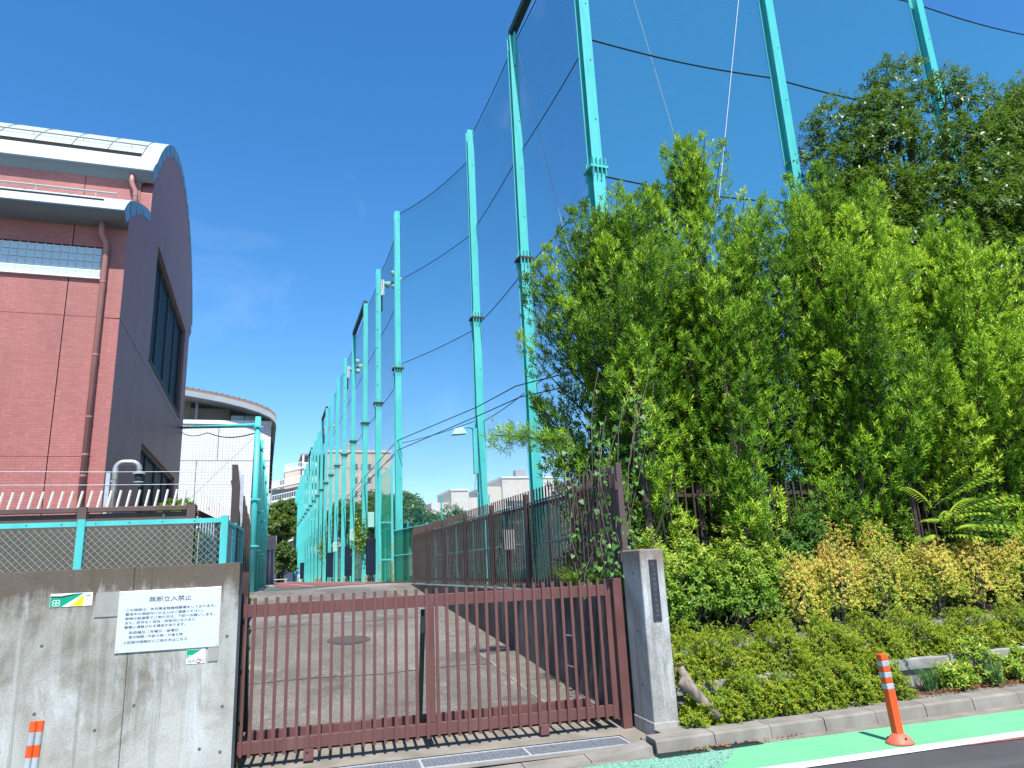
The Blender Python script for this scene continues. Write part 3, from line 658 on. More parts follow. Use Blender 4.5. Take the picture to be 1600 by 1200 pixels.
# ---------------- concrete gatepost with nameplate
cp = thing('concrete_gatepost', 'square concrete gatepost with dark nameplate beside the shrubs', 'gatepost', (4.0, -.25, -.05), 'R')
box(3.885, 4.150, -.515, -.02, -.10, 1.742).build('shaft', MAT['post_concrete'], cp, bevel=.016)
box(3.878, 4.157, -.522, -.013, -.10, .075).build('plinth', MAT['post_concrete'], cp, bevel=.008)
for v, z in ((-.30, 1.50), (-.30, .92), (-.30, .40)): MB().tube([(3.8835, v, z), (3.886, v, z)], .013, 12).build('tie_hole', MAT['joint'], cp)
box(3.972, 4.066, -.525, -.514, 1.022, 1.632).build('nameplate', MAT['nameplate'], cp, bevel=.002)
for i, ch in enumerate('区立中等教育学校通用門'):
    text(ch, .036, MAT['letters'], cp, 'letter', (4.003, -.5258, 1.575-i*.0515), .032)
# corner post of the fence, and the low wall it stands on
tp = thing('fence_corner_post', 'tall brown steel corner post rising behind the concrete gatepost', 'post', (3.97, .06, 1.2), 'R')
box(3.93, 3.995, .03, .095, 1.2, 2.73).build('shaft', MAT['fence'], tp)
for z in (2.42, 1.62): box(3.905, 3.93, .04, .085, z, z+.10).build('bracket', MAT['fence'], tp)

# ---------------- retaining wall with the climbing driveway at its foot
rw = thing('retaining_wall', 'dark stained concrete retaining wall along the driveway', 'wall', (3.9, 13, 0))
ye = [7.32, 9.75, 12.2, 14.65, 17.1, 19.6]
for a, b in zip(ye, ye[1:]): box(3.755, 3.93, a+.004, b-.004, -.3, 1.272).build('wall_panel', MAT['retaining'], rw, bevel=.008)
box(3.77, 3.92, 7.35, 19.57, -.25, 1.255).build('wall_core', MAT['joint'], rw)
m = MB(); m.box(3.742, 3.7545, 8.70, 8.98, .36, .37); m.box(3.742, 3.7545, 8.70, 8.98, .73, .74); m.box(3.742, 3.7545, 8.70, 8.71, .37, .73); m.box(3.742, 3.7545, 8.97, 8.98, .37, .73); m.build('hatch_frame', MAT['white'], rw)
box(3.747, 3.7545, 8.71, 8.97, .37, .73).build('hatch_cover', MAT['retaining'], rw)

# ---------------- delineator posts
def delineator(label, s, v, z, lean=(0, 0), r=.037):
    t = thing('delineator_post', label, 'bollard', (s, v, z), 'R', 'orange delineator posts')
    t.rotation_euler = (lean[0], lean[1], GA)
    MB().lathe((s, v, z), [(.118, 0), (.118, .014), (.105, .03), (.06, .075), (.045, .085)], 24).build('base', MAT['orange_base'], t, smooth=True)
    hz = [.08, .47, .525, .575, .625, .675, .72, .77]
    mats = ['orange', 'reflective', 'orange', 'reflective', 'orange', 'reflective', 'orange']
    hz = [.08, .455, .505, .552, .602, .650, .700, .755]
    for i, mt in enumerate(mats):
        rr = r*(1.10-.25*hz[i]); a = z+hz[i]; b = z+hz[i+1]; e = r+.001 if mt == 'reflective' else r
        box(s-e, s+e, v-e, v+e, a, b).build('stripe' if mt == 'reflective' else 'sleeve', MAT[mt], t, bevel=.006)
    for q in (0, 2.1, 4.2): MB().tube([(s+.085*math.cos(q-1.6), v+.085*math.sin(q-1.6), z+.040), (s+.092*math.cos(q-1.6), v+.092*math.sin(q-1.6), z+.056)], .011, 8).build('bolt', MAT['dark_steel'], t)
    return t
delineator('orange delineator post with grey bands leaning on the green lane', 5.76, -1.60, rz(5.5)+.004, (R_(-1.5), R_(-2.0)))
b1 = RF(-1.62, -.62)
for k, lab in ((0, 'left of two orange and white posts before the concrete wall'), (1, 'right of two orange and white posts before the concrete wall')):
    s, v, z = -1.545+.052*k, -.60, -.12
    t = thing('delineator_post', lab, 'bollard', (s, v, z), 'R', 'orange delineator posts'); t.rotation_euler = (R_(-2), R_(1.5), GA)
    MB().lathe((s, v, z), [(.026, 0), (.026, .02), (.025, .03)], 16).build('base', MAT['orange_base'], t)
    hz = [.03, .10, .19, .28, .37, .46, .55, .645, .725]
    for i in range(8):
        MB().tube([(s, v, z+hz[i]), (s, v, z+hz[i+1])], .0255 if i % 2 else .026, 16).build('stripe' if i % 2 == 0 else 'sleeve', MAT['reflective' if i % 2 == 0 else 'orange'], t, smooth=False)
# ---------------- forked log
lg = thing('log', 'weathered forked log leaning beside the concrete gatepost', 'log', (4.35, -.55, 0), 'R')
MB().tube([(4.50, -.69, .10), (4.40, -.62, .22), (4.29, -.58, .36), (4.19, -.545, .455)], [.034, .05, .062, .058], 12).build('trunk', MAT['log'], lg, smooth=True)
MB().tube([(4.335, -.60, .31), (4.27, -.54, .44), (4.22, -.50, .56)], [.045, .044, .041], 12).build('fork', MAT['log'], lg, smooth=True)
# ================================================================== fences
FM = MAT['fence']
fb = thing('bar_fence', 'brown steel bar fence on the retaining wall beside the driveway', 'fence', (3.86, 13, 1.27))
py = [19.55, 17.75, 16.0, 14.15, 12.35, 10.5, 8.75, 7.5]
for y in py: box(3.825, 3.895, y-.035, y+.035, 1.25, 2.70).build('post', FM, fb)
for z in (2.50, 1.40):
    for a, b in zip(py, py[1:]): box(3.845, 3.875, b+.036, a-.036, z-.025, z+.025).build('rail', FM, fb)
pk = box(3.825, 3.8445, py[-1]+.05, py[-1]+.067, 1.30, 2.735).build('picket', FM, fb)
n = int((py[0]-py[-1]-.15)/.12)
repeat(pk, [(0, k*.12, 0) for k in range(1, n) if min(abs(py[-1]+.058+k*.12-q) for q in py) > .045])
box(3.80, 3.93, 7.4, 19.58, 1.272, 1.285).build('base_plate', MAT['palebox'], fb)
# street-side run of the same fence, tree shade painted in as a darker brown
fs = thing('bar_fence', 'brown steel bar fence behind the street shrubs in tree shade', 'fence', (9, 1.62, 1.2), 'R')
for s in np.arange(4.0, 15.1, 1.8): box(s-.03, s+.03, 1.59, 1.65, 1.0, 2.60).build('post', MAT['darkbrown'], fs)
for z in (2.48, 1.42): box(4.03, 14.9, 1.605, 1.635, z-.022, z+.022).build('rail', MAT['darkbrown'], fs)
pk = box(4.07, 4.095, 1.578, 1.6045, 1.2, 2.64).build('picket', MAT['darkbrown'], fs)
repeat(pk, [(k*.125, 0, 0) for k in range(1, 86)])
fr = thing('bar_fence', 'short brown bar fence return behind the concrete gatepost, under vines', 'fence', (3.97, .9, 1.2), 'R')
for z in (2.48, 1.45): box(3.95, 3.975, .10, 1.56, z-.022, z+.022).build('rail', FM, fr)
pk = box(3.935, 3.949, .16, .185, 1.25, 2.62).build('picket', FM, fr)
repeat(pk, [(0, k*.115, 0) for k in range(1, 12)])

# ---------------- turquoise chain-link fence on top of the concrete wall
TQ = MAT['turq']
cl = thing('chain_link_fence', 'turquoise framed chain-link fence on the concrete wall', 'fence', (-2.5, -.2, 1.787), 'R')
def chain(m, p0, p1, z0, z1, cell=.062, r=.0016):
    p0, p1 = np.array(p0, float), np.array(p1, float); Lh = np.linalg.norm(p1-p0); d = (p1-p0)/Lh; H = z1-z0
    k = -H
    while k < Lh:
        for sgn in (1, -1):
            a, b = (max(k, 0), min(k+H, Lh))
            if b-a < .01: continue
            za, zb = (z0+(a-k), z0+(b-k)) if sgn > 0 else (z1-(a-k), z1-(b-k))
            A, B = p0+d*a, p0+d*b
            m.tube([(A[0], A[1]+sgn*.002, za), (B[0], B[1]+sgn*.002, zb)], r, 4, cap=False)
        k += cell
for s in (-3.2, -1.44, -.215):
    m = MB(); m.box(s-.032, s+.032, -.213, -.205, 1.78, 2.232); m.box(s+.024, s+.032, -.205, -.15, 1.78, 2.232); m.build('post', TQ, cl)
for a, b in ((-6, -3.235), (-3.165, -1.475), (-1.405, -.25)):
    m = MB(); m.box(a, b, -.212, -.206, 2.168, 2.212); m.box(a, b, -.206, -.165, 2.205, 2.212); m.build('top_rail', TQ, cl)
for s in np.arange(-3.0, -.3, .28): MB().tube([(s, -.2155, 2.190), (s, -.211, 2.190)], .005, 8).build('bolt', MAT['dark_steel'], cl)
m = MB(); chain(m, (-3.2, -.200), (-.215, -.200), 1.79, 2.17); m.build('wire_mesh', MAT['wire'], cl, fix=False)['kind'] = 'stuff'
# return run towards the driveway
for v, zt in ((.55, 2.20), (1.25, 2.18)): box(-.235, -.20, v-.02, v+.02, 1.0, zt).build('post', TQ, cl)
for a, b in ((-.14, .53), (.57, 1.23)): MB().bar((-.215, a, 2.19), (-.215, b, 2.17), .03, .035).build('top_rail', TQ, cl)
m = MB()
H = .38; k = -H
while k < 1.4:
    for sgn in (1, -1):
        a, b = max(k, 0), min(k+H, 1.4)
        if b-a > .01:
            za, zb = (1.79+(a-k), 1.79+(b-k)) if sgn > 0 else (2.17-(a-k), 2.17-(b-k))
            m.tube([(-.217+sgn*.002, -.14+a, za), (-.217+sgn*.002, -.14+b, zb)], .0016, 4, cap=False)
    k += .062
m.build('wire_mesh', MAT['wire'], cl, fix=False)['kind'] = 'stuff'
# ---------------- brown panel fence with cream spikes behind it
pf = thing('panel_fence', 'taupe panel fence topped with a row of slanting cream spikes', 'fence', (-3.5, 1.2, 1.0), 'R')
for a, b in ((-8.0, -4.45), (-4.30, -1.90), (-1.82, -.80)): box(a, b, 1.205, 1.23, .8, 2.40).build('panel', MAT['panel'], pf)
for s in (-4.37, -1.86, -.76): box(s-.045, s+.045, 1.16, 1.25, .8, 2.475).build('post', MAT['rail_brown'], pf)
for a, b in ((-8.0, -4.42), (-4.32, -1.91), (-1.81, -.81)): box(a, b, 1.165, 1.225, 2.415, 2.468).build('top_rail', MAT['rail_brown'], pf, bevel=.004)
box(-1.06, -1.03, 1.19, 1.204, .8, 2.41).build('cover_strip', MAT['rail_brown'], pf)
sp0 = MB().bar((-.86, 1.195, 2.462), (-.838, 1.235, 2.655), .0175, .0175).build('spike', MAT['cream'], pf)
repeat(sp0, [(-k*.096, 0, 0) for k in range(1, 40)])
# return leg running back along the driveway
pr = thing('spike_fence', 'brown steel fence with pale spikes running back from the panel fence', 'fence', (-.6, 3, 1.0), 'R')
box(-.735, -.70, 1.30, 6.4, 2.36, 2.42).build('top_rail', MAT['rail_brown'], pr)
box(-.735, -.70, 1.30, 6.4, 1.50, 1.55).build('bottom_rail', MAT['rail_brown'], pr)
sp1 = MB().bar((-.718, 1.42, 1.3), (-.712, 1.42, 2.64), .02, .02).build('spike', MAT['cream'], pr)
repeat(sp1, [(0, k*.2, 0) for k in range(1, 24)])
for v in (2.9, 4.6, 6.3): box(-.745, -.69, v-.03, v+.03, .9, 2.45).build('post', MAT['rail_brown'], pr)
# tall brown board fence edge-on beside the driveway, top curved over
bf = thing('board_fence', 'tall dark brown board fence edge-on along the left of the driveway', 'fence', (-.30, 11.5, 0))
for i, y in enumerate(np.arange(8.35, 17.9, .235)):
    z1 = 2.72-.006*i; pr_ = [(-.315, gz(y)-.3), (-.285, gz(y)-.3), (-.285, z1-.5), (-.30, z1-.25), (-.345, z1), (-.375, z1-.01), (-.33, z1-.26), (-.315, z1-.5)]
    if i % 7 == 0: pr_ = [(-.35, gz(y)-.3), (-.27, gz(y)-.3), (-.27, 2.62), (-.30, 2.85), (-.36, 2.85), (-.35, 2.6)]
    MB().prism(pr_, y-.085, y+.085, 'y').build('post' if i % 7 == 0 else 'board', MAT['darkbrown'], bf)
for z in (.75, 1.9): box(-.345, -.317, 8.3, 17.9, z, z+.06).build('rail', MAT['darkbrown'], bf)
box(-.50, -.355, 7.9, 18.4, -.3, .16).build('base_kerb', MAT['kerb'], bf)
# galvanised angle posts carrying two wires
wp = thing('wire_barrier', 'galvanised posts carrying two thin wires above the spiked fence', 'wire fence', (-2, 1.75, 1))
wp2 = [(-1.72, 9.55), (-.34, 9.62)]
for i, (x, y) in enumerate(((-1.79, 9.55), (-.335, 9.45), (-.295, 9.85))):
    m = MB(); m.box(x-.022, x+.022, y-.004, y, 1.2, 2.95); m.box(x+.018, x+.022, y, y+.04, 1.2, 2.95); m.build('post', MAT['galv'], wp)
    if i: 
        for z in (2.35, 2.6, 2.86): box(x-.05, x-.022, y-.02, y+.0, z, z+.03).build('clip', MAT['galv'], wp)
for z in (2.945, 2.79): MB().tube([(-5.5, 9.545, z+.02), (-1.79, 9.545, z), (-.335, 9.445, z-.01)], .0035, 5).build('wire', MAT['galv'], wp)
# goose-neck pipe
gn = thing('vent_pipe', 'stained steel goose-neck pipe with flanged outlet behind the spiked fence', 'pipe', (-1.68, 9.75, 1))
X0, Y0 = -1.73, 9.62
pts = [(X0, Y0, 1.2), (X0, Y0, 2.985)]+[(X0+.09-.09*math.cos(a), Y0, 2.985+.09*math.sin(a)) for a in np.linspace(.3, 1.57, 5)]
pts += [(X0+.17+.09*math.sin(a), Y0, 2.985+.09*math.cos(a)) for a in np.linspace(0, 1.45, 5)]
pts += [(X0+.26, Y0, 2.96)]
MB().tube(pts, .032, 14).build('pipe', MAT['pipe_steel'], gn, smooth=True)
MB().lathe((X0+.26, Y0, 2.925), [(.04, 0), (.072, .002), (.072, .018), (.04, .03)], 18).build('flange', MAT['galv'], gn)
MB().lathe((X0+.26, Y0, 2.84), [(.03, 0), (.05, .01), (.05, .075), (.035, .085)], 16).build('nozzle', MAT['dark_steel'], gn)
MB().lathe((X0+.26, Y0, 2.825), [(.058, 0), (.058, .012)], 16).build('lower_flange', MAT['galv'], gn)
MB().tube([(X0+.275, Y0, 2.825), (X0+.285, Y0, 2.79), (X0+.27, Y0, 2.775), (X0+.26, Y0, 2.79)], .006, 6).build('hook', MAT['galv'], gn)
MB().bar((-1.79, 9.56, 2.84), (X0, Y0, 2.84), .02, .025).build('clamp', MAT['galv'], gn)
# ---------------- round turquoise poles and screen along the left of the yard
lp = [(-.27, 20.0), (-.20, 23.6), (-.12, 27.6), (-.05, 32.2), (.03, 37.0), (.10, 42)]
nth = ['nearest', 'second', 'third', 'fourth', 'fifth', 'farthest']
for i, (x, y) in enumerate(lp):
    t = thing('round_pole', nth[i]+' round turquoise pole in the row left of the driveway crest', 'pole', (x, y, gz(y)), group='round poles left of the driveway')
    MB().tube([(x, y, gz(y)-.2), (x, y, 5.85)], .078, 14).build('shaft', TQ, t, smooth=True)
    for z in (5.55, 3.6, 2.4): box(x-.10, x+.10, y-.11, y-.085, z, z+.05).build('band', TQ, t); box(x+.10, x+.15, y-.10, y-.09, z+.01, z+.03).build('hook', MAT['galv'], t)
nt_ = MB().grid([[(x+.02, y, gz(y)) for x, y in lp], [(x+.02, y, 5.6) for x, y in lp]]).build('screen_net', MAT['screen'])
tag(nt_, 'dense green screen net between the round turquoise poles', 'net')
m = MB().tube([(-4.0, 37.2, 8.85), (-.3, 20.0, 5.62)], .06, 10).build('cross_beam', TQ, smooth=True); tag(m, 'turquoise pipe beam from the nearest round pole to the gymnasium wall', 'beam')
ca = [(-4+3.68*t, 37.2-17.1*t, 8.62-3.2*t-.15*math.sin(math.pi*((t*2) % 1))) for t in np.linspace(0, 1, 40)]
tag(MB().tube(ca, .018, 5).build('cable', MAT['cable']), 'black cable slung under the turquoise pipe beam', 'cable')
tag(MB().tube([(-.33, 19.98, 5.5), (-.36, 19.95, 3.4), (-.4, 19.9, 1.5)], .012, 5).build('cable', MAT['cable']), 'black cable hanging down beside the nearest round pole', 'cable')
tag(MB().tube([(-.3, 20, 5.35), (-3.5, 20.2, 1.9)], .009, 5).build('stay_wire', MAT['galv']), 'thin stay wire slanting from the nearest round pole', 'wire')
# ================================================================== brick gymnasium
gym = thing('brick_gymnasium', 'pink brick gymnasium with two curved pale metal roofs', 'building', (-12, 29, 0))
XB, YB = -4.0, 20.9; XL = -26.0
BR = MAT['brick']
# front wall in panels between open joints
vx = [XL, -20, -15.0, -10.2, -5.33, XB-.35]; hz = [.0, 4.9, 8.73, 11.42]
GBX, GB0, GB1 = -4.585, 9.88, 10.81
for i, (a, b) in enumerate(zip(vx, vx[1:])):
    for j, (c, d) in enumerate(zip(hz, hz[1:])):
        x0, x1 = a+.012, b-(.012 if b < XB-.4 else 0); y0, y1 = YB, YB+.25
        if j == 2:
            parts = [(x0, x1, c+.012, GB0), (x0, x1, GB1, d)]
            if x1 > GBX: parts.append((max(GBX, x0), x1, GB0, GB1))
            for (p, q, r, s_) in parts: box(p, q, y0, y1, r, s_).build('wall_panel', BR, gym)
        elif j == 1 and i >= 3: box(x0, x1, y0, y1, c+.0, d-.0).build('wall_panel', BR, gym)
        else: box(x0, x1, y0, y1, c+.012, d-.012).build('wall_panel', BR, gym)
box(XL, XB-.4, YB+.12, YB+.3, .0, 11.3).build('wall_core', MAT['joint'], gym)
# ribbon of glass blocks
gb = box(GBX-.012-.188, GBX-.012, YB+.02, YB+.10, GB0+.045, GB0+.045+.188).build('glass_block', MAT['glass_block'], gym, bevel=.012)
offs = [(-c*.2, 0, r*.215) for c in range(0, 24) for r in range(4) if (c, r) != (0, 0)]
repeat(gb, offs)
m = MB()
for r in range(5): m.box(XL+10, GBX, YB+.03, YB+.09, GB0+.02+r*.215-.012, GB0+.02+r*.215+.012)
for c in range(25): m.box(GBX-c*.2-.008, GBX-c*.2+.008, YB+.031, YB+.089, GB0, GB1)
m.build('glass_block_grout', MAT['white'], gym)
box(XL+10, GBX+.02, YB-.07, YB+.12, GB0-.045, GB0+.005).build('window_sill', MAT['white'], gym)
# side wall: outline with both arches, pierced by two windows (built as bands around the openings)
CY, CZ, RO = 31.3, 10.85, 8.35; RI = 7.95
def arch(y, R=RI): return CZ+math.sqrt(max(0, R*R-(y-CY)**2))
def lowarch(y): return float(np.interp(y, [20.55, 20.9, 21.3, 21.75, 22.3, 23.0, 23.7, 24.3], [11.40, 11.72, 12.07, 12.36, 12.67, 12.98, 13.22, 13.36]))
YF = 38.62
W1 = (26.2, 36.05, 9.11, 13.42); W2 = (26.15, 35.75, 3.6, 6.2)
TH = .35
def side_piece(y0, y1, z0, z1=None, top=None):
    ys = np.linspace(y0, y1, max(2, int((y1-y0)/.35))) if top else [y0, y1]
    prof = [(y0, z0), (y1, z0)]+[(y, top(y) if top else z1) for y in reversed(list(ys))]
    MB().prism(prof, XB-TH, XB, 'x').build('side_wall_panel', BR, gym)
JT = 8.73
side_piece(20.9, W2[0], .0, JT-.012); side_piece(W2[1], 37.7, .0, JT-.012); side_piece(W2[0], W2[1], W2[3], JT-.012); side_piece(W2[0], W2[1], 0, W2[2])
side_piece(20.9, 24.15, JT+.012, top=lowarch)
side_piece(24.15, W1[0], JT+.012, top=lambda y: arch(max(y, 24.15)))
side_piece(W1[0], W1[1], JT+.012, W1[2]); side_piece(W1[0], W1[1], W1[3], top=arch); side_piece(W1[1], 37.7, JT+.012, top=arch)
MB().prism([(37.7, 13.6), (YF, 14.2), (YF-.1, arch(YF-.1)), (38.1, arch(38.1)), (37.7, arch(37.7))], XB-TH, XB, 'x').build('side_wall_panel', BR, gym)
box(XB-TH-.05, XB-TH, 24.45, 37.6, .1, 14).build('wall_core', MAT['joint'], gym)
# windows in the side wall
for (a, b, c, d), nm in ((W1, 3), (W2, 3)):
    wn = box(XB-.24, XB-.22, a, b, c, d).build('window', MAT['window_dark'], gym)
    m = MB(); m.box(XB-.219, XB-.10, a, a+.10, c, d); m.box(XB-.219, XB-.10, b-.10, b, c, d); m.box(XB-.219, XB-.10, a+.10, b-.10, d-.10, d); m.box(XB-.219, XB-.10, a+.10, b-.10, c, c+.10)
    m.build('frame', MAT['mullion'], wn)
    n = 4
    for k in range(1, n): y = a+(b-a)*k/n; box(XB-.2195, XB-.16, y-.03, y+.03, c+.1, d-.1).build('mullion', MAT['mullion'], wn)
    box(XB-.2, XB+.05, a-.02, b+.02, c-.05, c-.003).build('sill', MAT['mullion'], wn)
# roofs: thick curved metal shells along X, nosing hanging over the front
def roof(prof_out, prof_in, x0, x1, name, par, seams, rails, nose):
    n = len(prof_out)
    o = MB(); vs = [(x0, y, z) for y, z in prof_out]+[(x1, y, z) for y, z in prof_out]; o.add(vs, [(k, k+1, n+k+1, n+k) for k in range(n-1)])
    rf = o.build(name, MAT['roof_metal'], par, smooth=True)
    e = MB()
    for k in range(n-1): e.add([(x1+.002, *prof_out[k]), (x1+.002, *prof_out[k+1]), (x1+.002, *prof_in[k+1]), (x1+.002, *prof_in[k])], [(0, 1, 2, 3)])
    e.build('verge_band', MAT['roof_edge'], rf)
    for k in range(0, n-1): 
        if k % 2 == 0: MB().bar((x1+.008, *prof_out[k]), (x1+.008, *prof_in[k]), .012, .02).build('verge_seam', MAT['roof_seam'], rf)
    m = MB(); vs = [(x0, y, z) for y, z in nose]+[(x1+.02, y, z) for y, z in nose]; q = len(nose)
    m.add(vs, [(k, k+1, q+k+1, q+k) for k in range(q-1)]); m.build('eave_nosing', MAT['fascia'], rf, smooth=True)
    x = x1-.55
    while x > -16:
        MB().tube([(x, y, z+.015) for y, z in prof_out[3:len(prof_out)-2]], .016, 4).build('standing_seam', MAT['roof_seam'], rf); x -= 1.1
    for (y, z) in rails:
        MB().tube([(x0, y, z+.16), (x1-.45, y, z+.16)], .03, 6).build('snow_rail', MAT['roof_rail'], rf)
        x = x1-1.0
        while x > -16: MB().bar((x, y, z), (x, y, z+.17), .03, .03).build('rail_foot', MAT['roof_rail'], rf); x -= 1.5
    return rf
ang = np.linspace(R_(144), R_(27), 32)
po = [(23.82, 15.03), (24.12, 15.40)]+[(CY+RO*math.cos(a), CZ+RO*math.sin(a)) for a in ang]
pi_ = [(24.16, 14.70), (24.45, 15.06)]+[(CY+(RI-.02)*math.cos(a), CZ+(RI-.02)*math.sin(a)) for a in ang]
on = lambda a, d=0: (CY+(RO+d)*math.cos(R_(a)), CZ+(RO+d)*math.sin(R_(a)))
nose = [(23.82, 15.03), (23.83, 14.96), (24.14, 14.72)]
roof(po, pi_, XL, XB+.01, 'upper_roof', gym, True, [on(136)], nose)
lo = [(20.10, 11.63), (20.42, 11.97), (20.8, 12.28), (21.2, 12.5), (21.68, 12.72), (22.2, 12.95), (22.8, 13.2), (23.5, 13.45), (24.13, 13.62)]
li = [(20.45, 11.35), (20.72, 11.6), (21.0, 11.85), (21.35, 12.1), (21.75, 12.36), (22.25, 12.62), (22.8, 12.86), (23.5, 13.1), (24.13, 13.28)]
nose = [(20.10, 11.63), (20.11, 11.56), (20.45, 11.44), (20.90, 11.405)]
roof(lo, li, XL, XB+.01, 'lower_roof', gym, True, [(21.3, 12.55)], nose)
# dark gap lines on the roofs (open gutters) and the brick band between the roofs
box(XL, XB-.6, 20.50, 20.62, 12.06, 12.10).build('gutter_slot', MAT['joint'], gym)
for a_ in (140.3, 141.3):
    g2 = on(a_, .01); MB().bar((XL, *g2), (XB-.55, *g2), .07, .05).build('gutter_slot', MAT['joint'], gym)
for a, b in ((XL, -14), (-13.976, -9.51), (-9.49, -6.01), (-5.99, XB-.36)): box(a, b, 24.15, 24.4, 13.0, 14.80).build('wall_panel', BR, gym)
# downpipes
PK = MAT['pinkpipe']
dp = MB().tube([(-4.60, 20.62, 11.47), (-4.60, 20.62, 11.22), (-4.59, 20.66, 11.1), (-4.49, 20.74, 10.9), (-4.47, 20.78, 10.72), (-4.47, 20.78, .6)], .075, 12).build('downpipe', PK, gym, smooth=True)
for z in (9.7, 7.6, 5.9, 4.9, 4.35, 2.5): MB().tube([(-4.47, 20.78, z), (-4.47, 20.78, z+.05)], .085, 12).build('pipe_collar', PK, dp)
dp = MB().tube([(-4.62, 23.98, 14.88), (-4.62, 23.98, 14.62), (-4.58, 23.98, 14.48), (-4.49, 24.0, 14.3), (-4.47, 24.0, 14.15), (-4.47, 24.0, 13.4)], .08, 12).build('downpipe', PK, gym, smooth=True)
MB().tube([(-4.47, 24.0, 14.1), (-4.47, 24.0, 14.16)], .09, 12).build('pipe_collar', PK, dp)
# ================================================================== white hall behind the gymnasium
wh = thing('white_hall', 'white tiled hall with a low curved brown roof behind the gymnasium', 'building', (-8, 56, 1))
HY = 50.0; HR = .18; HL = -16.0
hx = [HL, -9.5, -6.4, -3.1, -.0]; rows = [.5, 5.2, 9.15, 11.62]
for j, (c, d) in enumerate(zip(rows, rows[1:])):
    cuts = [HL, -11, -8.2, -4.35, -.75 if j == 1 else HR, HR] if j != 2 else [HL, -9.5, -5.7, -3.1, HR]
    cuts = sorted(set(cuts))
    for a, b in zip(cuts, cuts[1:]): box(a+.02, b-(.02 if b < HR else 0), HY, HY+.3, c+.02, d-.02).build('wall_panel', MAT['white_tile'], wh)
box(HL, HR-.32, HY+.2, HY+24, .5, 11.55).build('wall_core', MAT['greywall'], wh)
for a, b in ((50.31, 58), (58.03, 66), (66.03, 74)): box(HR-.3, HR, a, b, .5, 11.6).build('side_wall_panel', MAT['white_tile'], wh)
box(HL, HR+.06, HY-.08, HY+.5, 11.6, 11.86).build('parapet', MAT['white'], wh)
# recessed clerestory
box(HL, -5.0, HY+1.0, HY+1.2, 11.86, 13.35).build('clerestory_wall', MAT['louvre'], wh); box(-4.99, -2.55, HY+1.0, HY+1.2, 11.86, 12.88).build('clerestory_wall', MAT['louvre'], wh); box(-2.5, -.5, HY+1.0, HY+1.2, 11.86, 12.3).build('clerestory_wall', MAT['louvre'], wh)
for x in (-9, -6.6, -4.6): box(x-.08, x+.08, HY+.6, HY+.8, 11.86, 13.5).build('column', MAT['hall_fascia'], wh)
box(-2.5, -.7, HY+.9, HY+.98, 11.95, 12.4).build('clerestory_window', MAT['glass_block'], wh)
for x in (-2.5, -1.6, -.75): box(x, x+.05, HY+.85, HY+.9, 11.95, 12.4).build('mullion', MAT['mullion'], wh)
ax = [(-16, 14.6), (-11, 14.35), (-7, 13.95), (-4.9, 13.66), (-3, 13.33), (-1.6, 13.0), (-.6, 12.68), (.1, 12.35), (.42, 12.05), (.5, 11.75)]
th = .55
up = MB(); n = len(ax)
def shell(dz0, dz1, y0, y1, name, mat, par):
    m = MB()
    for (xa, za), (xb, zb) in zip(ax, ax[1:]):
        m.add([(xa, y0, za+dz0), (xb, y0, zb+dz0), (xb, y1, zb+dz0), (xa, y1, za+dz0), (xa, y0, za+dz1), (xb, y0, zb+dz1), (xb, y1, zb+dz1), (xa, y1, za+dz1)],
              [(0,3,2,1),(4,5,6,7),(0,1,5,4),(1,2,6,5),(2,3,7,6),(3,0,4,7)])
    return m.build(name, mat, par)
rf = shell(0, .22, 49.35, 76, 'roof', MAT['brown_tile'], wh); shell(-.36, -.002, 49.3, 76, 'fascia', MAT['hall_fascia'], rf)
for i in range(34):
    x = -12+i*.36; z = float(np.interp(x, [a for a, _ in ax], [b for _, b in ax])); box(x, x+.05, 49.32, 49.5, z+.2, z+.27).build('verge_tile', MAT['brown_tile'], rf)
for y in (52, 54.5, 57, 60): 
    g = thing('louvre_shutter', 'slatted shutter under the eave of the white hall, %s from the corner' % {52: 'nearest', 54.5: 'second', 57: 'third', 60: 'farthest'}[y], 'shutter', (HR+.1, y, 8.4))
    box(HR+.02, HR+.06, y-.9, y+.9, 8.0, 10.9).build('frame', MAT['mullion'], g)
    for k in range(9): box(HR+.06, HR+.2, y-.85, y+.85, 8.15+k*.3, 8.21+k*.3).build('slat', MAT['mullion'], g)
# small store beside the yard
sh = thing('store_hut', 'small grey store hut with white downpipes at the far left of the yard', 'hut', (.5, 63, gz(62)))
box(-.5, .78, 62, 66, gz(62)-.2, 3.75).build('wall', MAT['greybox'], sh); box(-.6, .98, 61.7, 66.3, 3.7, 4.8).build('roof_box', MAT['beige'], sh)
for x in (.5, .82): MB().tube([(x, 61.85, 3.75), (x, 61.85, gz(62))], .06, 8).build('downpipe', MAT['white'], sh, smooth=True)
# ================================================================== apartment blocks far beyond the yard
ap = thing('apartment_block', 'beige concrete apartment block with open stairs beyond the yard', 'building', (12, 165, 0))
AY = 160
box(.8, 2.9, AY+5, AY+16, 0, 21.6).build('wall', MAT['beige'], ap); box(3.9, 7.2, AY+5, AY+16, 0, 25.2).build('wall', MAT['beige'], ap); box(1.0, 7.15, AY+3.2, AY+4.9, 0, 19.9).build('wall', MAT['greywall'], ap)
box(2.9, 3.9, AY+6, AY+16, 0, 22.5).build('wall', MAT['greywall'], ap); box(7.2, 12.4, AY+3.5, AY+16, 0, 27.0).build('wall', MAT['greywall'], ap)
box(12.4, 26.5, AY, AY+16, 0, 27.6).build('wall', MAT['beige'], ap)
box(7.0, 12.7, AY+.6, AY+16, 27.0, 27.35).build('roof', MAT['greywall'], ap); box(12.2, 26.7, AY-.2, AY+16, 27.6, 28.1).build('parapet', MAT['beige2'], ap)
